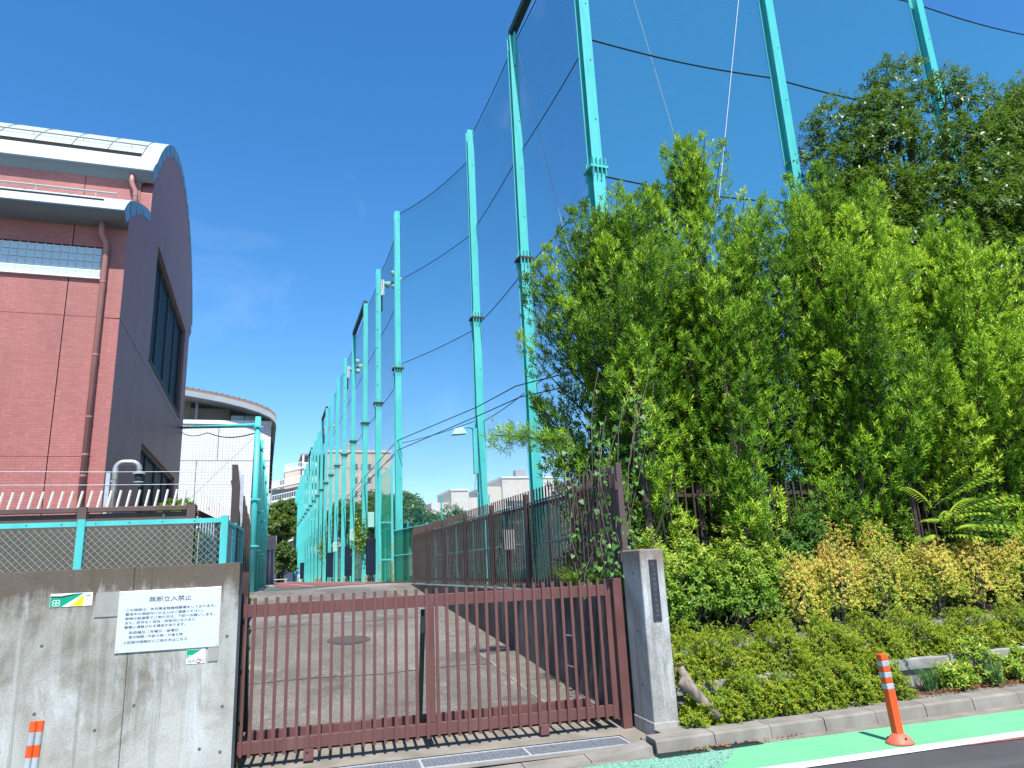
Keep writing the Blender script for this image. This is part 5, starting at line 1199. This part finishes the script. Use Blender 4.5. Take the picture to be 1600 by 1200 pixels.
broadleaf('yellow-tinged evergreen tree at the upper right edge', 18.8, 4.6, 1.25, [(18.2, 4.6, .16), (19.2, 4.8, .15)], blobs, 52000, .11, .04, MAT['dark_leaf'], 32, tone=.62)
# ---------------- shrubs
def shrub(name, label, cat, s, v, z, rx, ry, rz_, nleaf, ll, lw, mat, seed, tone=.5, group=None, rosette=5, bare=.0, frame='R', stems=7, spread=(40, 80), lift=0.0, topt=0.0):
    rng = np.random.default_rng(seed); t = thing(name, label, cat, (s, v, z), frame, group); m = MB()
    for q in range(stems):
        a = rng.uniform(0, 6.28); rr = rng.uniform(.3, .8)
        m.tube([(s+.04*math.cos(a), v+.04*math.sin(a), z-.05), (s+rx*rr*.5*math.cos(a), v+ry*rr*.5*math.sin(a), z+rz_*.4), (s+rx*rr*math.cos(a), v+ry*rr*math.sin(a), z+rz_*.8)], [.012, .009, .004], 5, cap=False)
    m.build('stem', MAT['twig'], t, fix=False)
    z += lift; rz_ -= lift*.7
    k = nleaf//rosette; d = rdir(k, rng); d[:, 2] = np.abs(d[:, 2])*1.05-.12; d = unit(d)
    ph = rng.uniform(0, 6.28, 6)
    lump = 1+.26*np.sin(5*d[:, 0]+ph[0])*np.sin(4*d[:, 2]+ph[1])+.16*np.sin(11*d[:, 0]+ph[2])*np.sin(9*d[:, 2]+ph[3])+rng.normal(0, .06, k)
    P = np.array((s, v, z+rz_*.12))+d*np.array((rx, ry, rz_*.88))*(lump*rng.uniform(.3, 1, k)**.35)[:, None]
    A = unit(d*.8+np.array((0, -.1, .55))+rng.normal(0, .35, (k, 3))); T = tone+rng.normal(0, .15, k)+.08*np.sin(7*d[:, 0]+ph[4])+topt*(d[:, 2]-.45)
    leaves('foliage', *shoots(P, A, rosette, ll*.8, ll, lw, T, spread, rng, 1.5), mat, t, droop=.12, fold=.15)
    return t
# azaleas on the upper terrace (front row of the hedge)
AZ = [(4.48, .02, .62, .36, .56), (5.05, .12, .55, .36, .52), (5.72, .10, .6, .38, .55), (6.42, .12, .58, .36, .50), (7.08, .10, .55, .36, .50), (7.75, .12, .6, .36, .48), (8.5, .12, .6, .36, .47), (9.3, .12, .62, .36, .47), (10.15, .12, .62, .36, .46), (11.0, .12, .62, .36, .46), (11.9, .12, .62, .36, .46)]
for i, (s, v, rx, ry, rz_) in enumerate(AZ):
    shrub('azalea', ORD[i]+' clipped azalea from the gatepost in the upper hedge row', 'shrub', s, v-.06+(.10 if s > 6.8 else 0), .36+.012*(s-8), rx*.62, ry, rz_, 10000, .030, .0135, MAT['azalea'], 100+i, .5, 'azaleas in the upper hedge row')
AZ2 = [(4.42, -.48, .30, .22, .25), (4.86, -.45, .34, .24, .38), (5.32, -.44, .34, .24, .33), (5.78, -.42, .36, .25, .42), (6.22, -.41, .36, .25, .47), (6.66, -.40, .32, .24, .44)]
for i, (s, v, rx, ry, rz_) in enumerate(AZ2):
    shrub('azalea', ORD[i]+' azalea from the gatepost in the kerbside row', 'shrub', s, v, .07+.012*(s-8), rx*.85, ry, rz_, 7500, .032, .014, MAT['azalea'], 130+i, .48, 'azaleas in the kerbside row')
# golden abelias
AB = [(6.65, .90, .45, .40, .85), (7.25, .88, .55, .42, 1.0), (8.0, .92, .6, .45, 1.08), (8.8, .88, .5, .42, .88), (9.55, .9, .6, .42, .92), (10.5, .9, .65, .42, .85), (11.5, .9, .6, .4, .85)]
for i, (s, v, rx, ry, rz_) in enumerate(AB):
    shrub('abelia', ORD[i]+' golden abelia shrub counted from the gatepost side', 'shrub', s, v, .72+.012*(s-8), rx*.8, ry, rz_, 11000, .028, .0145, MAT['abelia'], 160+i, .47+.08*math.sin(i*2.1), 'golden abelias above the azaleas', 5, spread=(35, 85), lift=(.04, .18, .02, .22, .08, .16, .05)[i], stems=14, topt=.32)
# green broadleaf shrubs left of the abelias
GS = [(4.55, .78, .45, .40, .95, 'green leafy shrub just behind the concrete gatepost'), (5.15, .90, .50, .42, .95, 'green leafy shrub second behind the gatepost, over dark twigs'), (5.80, .95, .50, .42, .92, 'green leafy shrub beside the first golden abelia'), (6.3, 1.15, .45, .35, .95, 'taller green shrub behind the first golden abelia')]
for i, (s, v, rx, ry, rz_, lab) in enumerate(GS):
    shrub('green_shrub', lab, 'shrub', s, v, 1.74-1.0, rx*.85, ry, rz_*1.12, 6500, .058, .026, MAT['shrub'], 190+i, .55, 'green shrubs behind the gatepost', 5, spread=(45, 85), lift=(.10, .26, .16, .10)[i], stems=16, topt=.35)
BK = [(7.3, 1.38, .6, .25, 1.0, 'green shrub against the shaded fence, left of the seedling'), (8.6, 1.38, .7, .28, 1.05, 'green shrub under the pinnate seedling'), (10.4, 1.3, .6, .3, .95, 'green shrub right of the pinnate seedling'), (11.5, 1.3, .6, .3, 1.0, 'green shrub by the fence near the right edge'), (12.5, 1.2, .6, .35, 1.0, 'green shrub at the far right edge of the bed')]
for i, (s, v, rx, ry, rz_, lab) in enumerate(BK):
    shrub('green_shrub', lab, 'shrub', s, v, .95, rx*.85, ry, rz_*1.25, 5500, .062, .026, MAT['shrub' if i % 2 else 'vine'], 210+i, .5, 'green shrubs along the fence', 5)
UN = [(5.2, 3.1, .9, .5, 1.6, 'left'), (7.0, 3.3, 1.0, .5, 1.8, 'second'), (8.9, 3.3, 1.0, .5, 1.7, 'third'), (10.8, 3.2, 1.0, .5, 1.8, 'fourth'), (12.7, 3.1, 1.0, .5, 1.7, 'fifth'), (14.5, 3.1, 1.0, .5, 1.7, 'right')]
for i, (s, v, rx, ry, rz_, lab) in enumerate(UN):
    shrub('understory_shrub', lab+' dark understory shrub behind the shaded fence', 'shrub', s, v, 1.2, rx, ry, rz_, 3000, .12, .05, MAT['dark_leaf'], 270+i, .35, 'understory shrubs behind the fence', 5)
# pieris in the kerbside strip right of the delineator
PI = [(7.62, -.40, .17, .16, .22, 'small pieris just right of the delineator post'), (8.02, -.33, .22, .2, .50, 'tall pieris leaning on the planter edge'), (8.62, -.42, .24, .18, .30, 'second low pieris right of the tall one'), (9.05, -.42, .26, .18, .34, 'third low pieris by the kerb'), (9.5, -.42, .26, .18, .34, 'last pieris at the right edge')]
for i, (s, v, rx, ry, rz_, lab) in enumerate(PI):
    shrub('pieris', lab, 'shrub', s, v, .10+.012*(s-8), rx, ry, rz_, 1300, .058, .022, MAT['shrub'], 230+i, .72, 'pieris in the kerbside strip', 7, spread=(50, 85), stems=4)
def tuft(name, label, s, v, z, n, h, w_, mat, seed, tone=.5, arch=.7, cat='grass', group=None, frame='R'):
    """arching blades, each a strip of three segments"""
    rng = np.random.default_rng(seed); t = thing(name, label, cat, (s, v, z), frame, group); m = MB(); tn = []
    vs, fs = [], []
    for q in range(n):
        a = rng.uniform(0, 6.28); hh = h*rng.uniform(.6, 1.1); ar = arch*rng.uniform(.4, 1.2); b = np.array((s+.04*rng.normal(), v+.04*rng.normal(), z)); d = np.array((math.cos(a), math.sin(a), 0)); sd_ = np.array((-d[1], d[0], 0))
        i0 = len(vs); tt = np.clip(rng.normal(tone, .2), 0, 1)
        for j, u in enumerate((0, .35, .7, 1.0)):
            p = b+d*(hh*ar*u**1.6)+np.array((0, 0, hh*(u-.42*ar*u**2.2))); ww = w_*(1-u**2)*.5+.0008
            vs += [p-sd_*ww, p+sd_*ww]; tn += [tt, tt]
        fs += [(i0+2*j, i0+2*j+1, i0+2*j+3, i0+2*j+2) for j in range(3)]
    m.add(vs, fs); o = m.build('blades', mat, t, fix=False); at = o.data.attributes.new('tone', 'FLOAT', 'POINT'); at.data.foreach_set('value', np.array(tn, dtype=np.float32)); o['kind'] = 'stuff'
    return t
tuft('lily_turf', 'fine dark green lily turf tuft just behind the delineator', 7.28, -.42, .09, 110, .34, .009, MAT['lily'], 301, .5, .75, 'plant', 'lily turf tufts')
tuft('lily_turf', 'lily turf tuft below the tall pieris', 8.05, -.52, .10, 100, .32, .010, MAT['lily'], 302, .6, .6, 'plant', 'lily turf tufts')
tuft('grass_tuft', 'bright grass tuft beside the gatepost and log', 4.42, -.22, .36, 26, .36, .012, MAT['grass'], 303, .8, .8)
tuft('grass_tuft', 'tiny grass tuft growing in the gutter grid', 4.17, -.955, -.09, 16, .07, .006, MAT['grass'], 304, .8, .9)
for i, (s, v, z, h, lab) in enumerate(((5.0, 1.25, 1.0, .75, 'tall grass behind the green shrubs, nearest the corner post'), (5.6, 1.3, 1.0, .8, 'tall grass in the middle behind the green shrubs'), (6.9, 1.3, 1.0, .8, 'tall grass behind the first golden abelia'), (7.9, 1.35, 1.05, .8, 'tall grass behind the middle abelias'), (11.1, 1.05, .95, .85, 'arching grass clump near the right edge'), (11.9, .8, .85, .75, 'arching grass clump at the right edge'))):
    tuft('grass_tuft', lab, s, v, z, 90, h, .016, MAT['grass'], 310+i, .6, .8, group='grass clumps in the bed')
# sasa leaves hanging over the retaining wall
tuft('bamboo_grass', 'bright bamboo grass clump hanging over the driveway wall', 3.86, 8.75, 1.28, 130, .52, .026, MAT['grass'], 330, .75, 1.25, 'plant', frame='S')
tuft('bamboo_grass', 'smaller bamboo grass clump at the foot of the corner post', 3.88, 8.05, 1.28, 80, .40, .024, MAT['vine'], 331, .6, 1.1, 'plant', frame='S')
# pinnate seedling in front of the fence
sd_ = thing('pinnate_seedling', 'light green seedling with long feathered leaves before the fence', 'plant', (9.45, 1.2, 1.0), 'R')
MB().tube([(9.45, 1.2, .95), (9.42, 1.15, 1.7), (9.4, 1.12, 2.25)], [.018, .013, .006], 7).build('stem', MAT['bark'], sd_, smooth=True)
rng = np.random.default_rng(44); PP, DD, NN, LL = [], [], [], []; rm = MB()
for q, (dx, dy, z0, up_) in enumerate(((.85, -.3, 2.2, .35), (.9, -.45, 2.1, .12), (.85, -.35, 1.95, -.02), (.45, -.55, 2.25, .3), (-.7, -.35, 2.25, .25), (-.8, -.3, 2.0, .1), (-.75, -.45, 1.75, -.05), (.5, -.7, 1.9, .0), (-.3, -.7, 2.15, .2), (.2, -.5, 2.3, .4), (-.5, -.4, 1.5, .1), (.7, -.4, 1.7, .1), (.6, -.55, 2.05, .22), (.35, -.6, 2.0, .1), (-.45, -.55, 2.05, .15), (.95, -.2, 2.0, .25), (.15, -.65, 1.8, -.05), (-.15, -.6, 1.9, .1), (.75, -.5, 1.85, -.1), (.5, -.45, 2.3, .4))):
    b = np.array((9.4+.16*math.sin(q*2.7), 1.12+.08*math.cos(q*1.9), z0-.06*(q % 3))); e = b+np.array((dx, dy, up_)); mid = (b+e)/2+np.array((0, 0, .10)); rm.tube([b, mid, e], [.006, .005, .002], 4, cap=False)
    for u in np.linspace(.2, 1, 11):
        p = b*(1-u)**2+2*mid*u*(1-u)+e*u*u; tg = nrm(e-b)
        for sg in (-1, 1):
            sdv = nrm(np.cross(tg, (0, 0, 1)))*sg; PP.append(p); DD.append(sdv*.8+tg*.4-np.array((0, 0, .35))); NN.append((0, -.2, 1)); LL.append(.105*(1-.35*abs(u-.55)))
rm.build('leaf_stalk', MAT['grass'], sd_, fix=False)
leaves('leaflets', PP, DD, NN, LL, np.array(LL)*.42, rng.normal(.72, .12, len(PP)), MAT['shrub'], sd_, droop=.12, ovate=True)
# climbing vine with heart leaves over the corner post and the small podocarpus
vn = thing('climbing_vine', 'heart-leaved vine climbing the corner of the fence into the tree', 'vine', (4.0, .5, 1.3), 'R')
rng = np.random.default_rng(77); m = MB(); PP, DD, NN, SZ = [], [], [], []
for q in range(30):
    s0, v0 = rng.uniform(3.75, 4.15), rng.uniform(.05, 1.5); z1 = rng.uniform(2.4, 4.2) if q < 20 else rng.uniform(1.7, 2.6); pts = []
    for u in np.linspace(0, 1, 9): pts.append((s0+.10*math.sin(5*u+q)+(.45*u*u if z1 > 3.4 else 0), v0+.10*math.cos(4*u+q), 1.25+(z1-1.25)*u))
    m.tube(pts, .0035, 4, cap=False); pts = np.array(pts)
    for w_ in range(19):
        i = rng.uniform(0, 8); p = pts[int(i)]+(pts[min(8, int(i)+1)]-pts[int(i)])*(i % 1)
        a = rng.uniform(0, 6.28); PP.append(p+np.array((.06*math.cos(a), .06*math.sin(a)-.05, 0))); DD.append((.5*math.cos(a), .5*math.sin(a)-.3, -.7)); NN.append((rng.normal(0, .4), -.8, .6)); SZ.append(rng.uniform(.04, .08))
m.build('stem', MAT['twig'], vn, fix=False)
leaves('foliage', PP, DD, NN, SZ, np.array(SZ)*.95, rng.normal(.45, .2, len(PP)), MAT['vine'], vn, droop=.1, ovate=True)
gc = thing('ground_creeper', 'light green creeper covering the bed by the shaded fence', 'creeper', (6, 1.2, 1.0), 'R')
PP = np.stack([rng.uniform(4.2, 13, 3800), rng.uniform(.75, 1.55, 3800), np.zeros(3800)], 1); PP[:, 2] = .66+(PP[:, 1]-.55)*.35+rng.uniform(.0, .45, 3800)+.012*(PP[:, 0]-8)
a = rng.uniform(0, 6.28, 3800)
leaves('foliage', PP, np.stack([np.cos(a), np.sin(a)-.4, -.2+0*a], 1), np.stack([rng.normal(0, .3, 3800), np.full(3800, -.4), np.ones(3800)], 1), rng.uniform(.05, .1, 3800), rng.uniform(.04, .08, 3800), rng.normal(.5, .2, 3800), MAT['vine'], gc, ovate=True)
# bare twigs under the green shrubs
tw = thing('dead_brush', 'tangle of bare dry twigs under the green shrubs', 'twigs', (5.3, .6, .7), 'R'); m = MB()
for q in range(170):
    c = np.array((rng.uniform(4.2, 6.6), rng.uniform(.45, .75), rng.uniform(.62, 1.0))); d = rdir(1, rng)[0]*rng.uniform(.08, .22); d[2] = abs(d[2]); m.tube([c, c+d*.5+rng.normal(0, .015, 3), c+d], [.004, .003, .0015], 3, cap=False)
m.build('branches', MAT['twig'], tw, fix=False)['kind'] = 'stuff'
# fallen leaves along the kerb bed and gutter
n = 420; PP = np.stack([rng.uniform(6.9, 8.9, n), rng.uniform(-.66, -.45, n), np.zeros(n)], 1); PP[:, 2] = .10+.012*(PP[:, 0]-8)
n2 = 60; Q = np.stack([rng.uniform(3.9, 5.2, n2), rng.uniform(-1.02, -.96, n2), np.zeros(n2)], 1); Q[:, 2] = [rz(RF(x, y).x)+.02 for x, y in Q[:, :2]]; PP = np.vstack([PP, Q]); n += n2
a = rng.uniform(0, 6.28, n)
o = leaves('fallen_leaves', PP, np.stack([np.cos(a), np.sin(a), rng.uniform(0, .4, n)], 1), np.stack([rng.normal(0, .4, n), rng.normal(0, .4, n), np.ones(n)], 1), rng.uniform(.02, .05, n), rng.uniform(.012, .03, n), rng.uniform(0, 1, n), MAT['dead_leaf'], frame='R'); tag(o, 'dry brown fallen leaves along the kerb', 'leaves')
# weeds along the left edge of the driveway
for i, y in enumerate((9.2, 9.6, 10.6, 13.0, 16.5, 18.2)):
    tuft('weed', 'small %s weed at the left edge of the driveway, %s from the gate' % (('yellowish' if i % 2 else 'green'), ORD[i]), -.24, y, gz(y), 24, .14, .012, MAT['grass'], 350+i, .6, .9, 'weed', 'weeds along the driveway edge', 'S')
# ---------------- far trees
def fartree(label, x, y, zb, zc, R, n, seed, ls=.34, tone=.5, mat='far_leaf', flat=.8, group='trees beyond the yard'):
    rng = np.random.default_rng(seed); blobs = []
    for k in range(26):
        d = rdir(1, rng)[0]; d[2] = abs(d[2])*1.1-.35; blobs.append((x+d[0]*R*.72, y+d[1]*R*.72, zc+d[2]*R*flat, R*rng.uniform(.22, .4)))
    return broadleaf(label, x, y, zb, [(x, y, R*.07)], blobs, n, ls, ls*.45, MAT[mat], seed, 'S', 'tree', 'far_tree', tone, group, 6)
fartree('tall dense evergreen at the far left end of the yard', 2.2, 114, .5, 8.4, 4.4, 16000, 401, .42, .55)
fartree('second dense evergreen behind the store hut', -2.4, 118, .5, 8.0, 4.4, 9000, 402, .42, .5)
fartree('low dark evergreen under the tall one', 2.6, 109, .5, 3.2, 3.0, 9000, 403, .36, .3)
for i, (x, y, zc, R, lab) in enumerate(((9.5, 118, 8, 4.2, 'leafy tree behind the far net poles, first'), (16, 122, 8.5, 4.6, 'leafy tree behind the far net poles, second'), (11, 70, 5.0, 3.4, 'leafy tree behind the net near the first long-row pole'), (16.2, 80, 5.3, 2.9, 'round bush left of the thin court pole'), (20.6, 82, 5.8, 3.0, 'round bush right of the thin court pole'), (26, 84, 4.8, 2.8, 'round bush below the pale apartment blocks'), (12.6, 48, 3.2, 1.6, 'small leafy tree showing over the court screen'), (8.2, 46, 4.2, 2.4, 'leafy tree close behind the third long-row pole'), (8.6, 57, 5.0, 2.8, 'leafy tree behind the sixth long-row pole'), (9.2, 84, 6.5, 3.6, 'leafy tree behind the middle of the long pole row'))):
    fartree(lab, x, y, 0.6, zc, R, 6000, 410+i, .30, .6)
for i, (x, y, z, R, lab) in enumerate(((-1.55, 16.2, 2.15, .62, 'evergreen bush behind the spiked fence, nearest'), (-1.95, 18.6, 3.0, .55, 'taller evergreen bush behind the spiked fence'), (-1.2, 17.6, 1.9, .6, 'evergreen bush right of the spiked fence'))):
    fartree(lab, x, y, .9, z, R, 5000, 430+i, .07, .6, 'dark_leaf', .9, 'bushes by the gymnasium')
# ivy on the pole feet
for i, (x, y, z) in enumerate(((4.6, 36.4, 3.3), (4.55, 61, 3.6))):
    rng = np.random.default_rng(500+i); n = 500; o = leaves('ivy', np.array((x, y, z))+rng.normal(0, 1, (n, 3))*np.array((.22, .2, .5)), rdir(n, rng), rdir(n, rng), .12, .09, rng.normal(.6, .2, n), MAT['shrub'], base=(x, y, gz(y)))
    tag(o, ('nearer' if i == 0 else 'farther')+' ivy clump growing up a net pole in the long row', 'ivy', 'ivy on the net poles')
# ================================================================== person and bench far away
pe = thing('person', 'distant person in blue work clothes bending over a white box', 'person', (4.02, 96, gz(96)))
def skin(name, joints, edges, mat, parent):
    b = ROOT[root_of(parent).name][0]; me = bpy.data.meshes.new(name)
    me.from_pydata([(j[0], j[1], j[2]) for j in joints], edges, []); o = bpy.data.objects.new(name, me); COL.objects.link(o); o.parent = parent
    md = o.modifiers.new('skin', 'SKIN'); 
    for i, j in enumerate(joints): me.skin_vertices[0].data[i].radius = (j[3], j[3]*(j[4] if len(j) > 4 else 1))
    me.skin_vertices[0].data[0].use_root = True
    o.modifiers.new('sub', 'SUBSURF').levels = 1; o.modifiers['sub'].render_levels = 2; me.materials.append(mat); return o
J = [(0, 0, .86, .15), (0, 0, 1.05, .14), (.05, -.05, 1.28, .16), (.10, -.08, 1.42, .06), (.13, -.10, 1.50, .085), (.14, -.11, 1.60, .09),
     (.0, -.22, 1.32, .065), (.14, -.28, 1.12, .05), (.34, -.22, 1.02, .04), (.42, -.2, 1.0, .04), (.08, .14, 1.32, .065), (.18, .2, 1.12, .05), (.36, .12, 1.02, .04), (.44, .1, 1.0, .04),
     (-.02, -.11, .80, .095), (.04, -.12, .45, .07), (-.02, -.13, .08, .05), (.10, -.14, .04, .045), (-.04, .10, .80, .095), (.0, .12, .45, .07), (-.08, .13, .08, .05), (.05, .14, .04, .045)]
E_ = [(0, 1), (1, 2), (2, 3), (3, 4), (4, 5), (2, 6), (6, 7), (7, 8), (8, 9), (2, 10), (10, 11), (11, 12), (12, 13), (0, 14), (14, 15), (15, 16), (16, 17), (0, 18), (18, 19), (19, 20), (20, 21)]
if 'skin_vertices' and True:
    try:
        o = skin('body', J, E_, MAT['skin'], pe)
    except Exception as ex:
        print('skin', ex)
    try:
        sel = [0, 1, 2, 6, 7, 8, 10, 11, 12, 14, 15, 16, 18, 19, 20]; mp_ = {a: i for i, a in enumerate(sel)}
        J2 = [(*J[a][:3], J[a][3]+.022) for a in sel]; E2 = [(mp_[a], mp_[b]) for a, b in E_ if a in mp_ and b in mp_]
        skin('overalls', J2, E2, MAT['blue_cloth'], pe)
    except Exception as ex: print('skin2', ex)
MB().lathe((4.02+.145, 96-.11, gz(96)+1.60), [(.10, 0), (.10, .06), (.07, .10), (.02, .115)], 14).build('cap', MAT['navy'], pe)
wb = thing('white_box', 'white box on a small stand before the distant person', 'box', (4.5, 95.9, gz(96)))
box(4.3, 4.75, 95.7, 96.2, gz(96)+.45, gz(96)+.9).build('case', MAT['white'], wb, bevel=.02); box(4.35, 4.7, 95.75, 96.15, gz(96), gz(96)+.45).build('stand', MAT['cream'], wb)
bn = thing('bench', 'low wooden bench at the far end of the yard', 'bench', (2.2, 104, gz(104)))
box(1.2, 3.2, 103.8, 104.2, gz(104)+.38, gz(104)+.46).build('seat', MAT['cream'], bn)
for x in (1.4, 3.0): box(x-.05, x+.05, 103.85, 104.15, gz(104)-.05, gz(104)+.38).build('leg', MAT['cream'], bn)
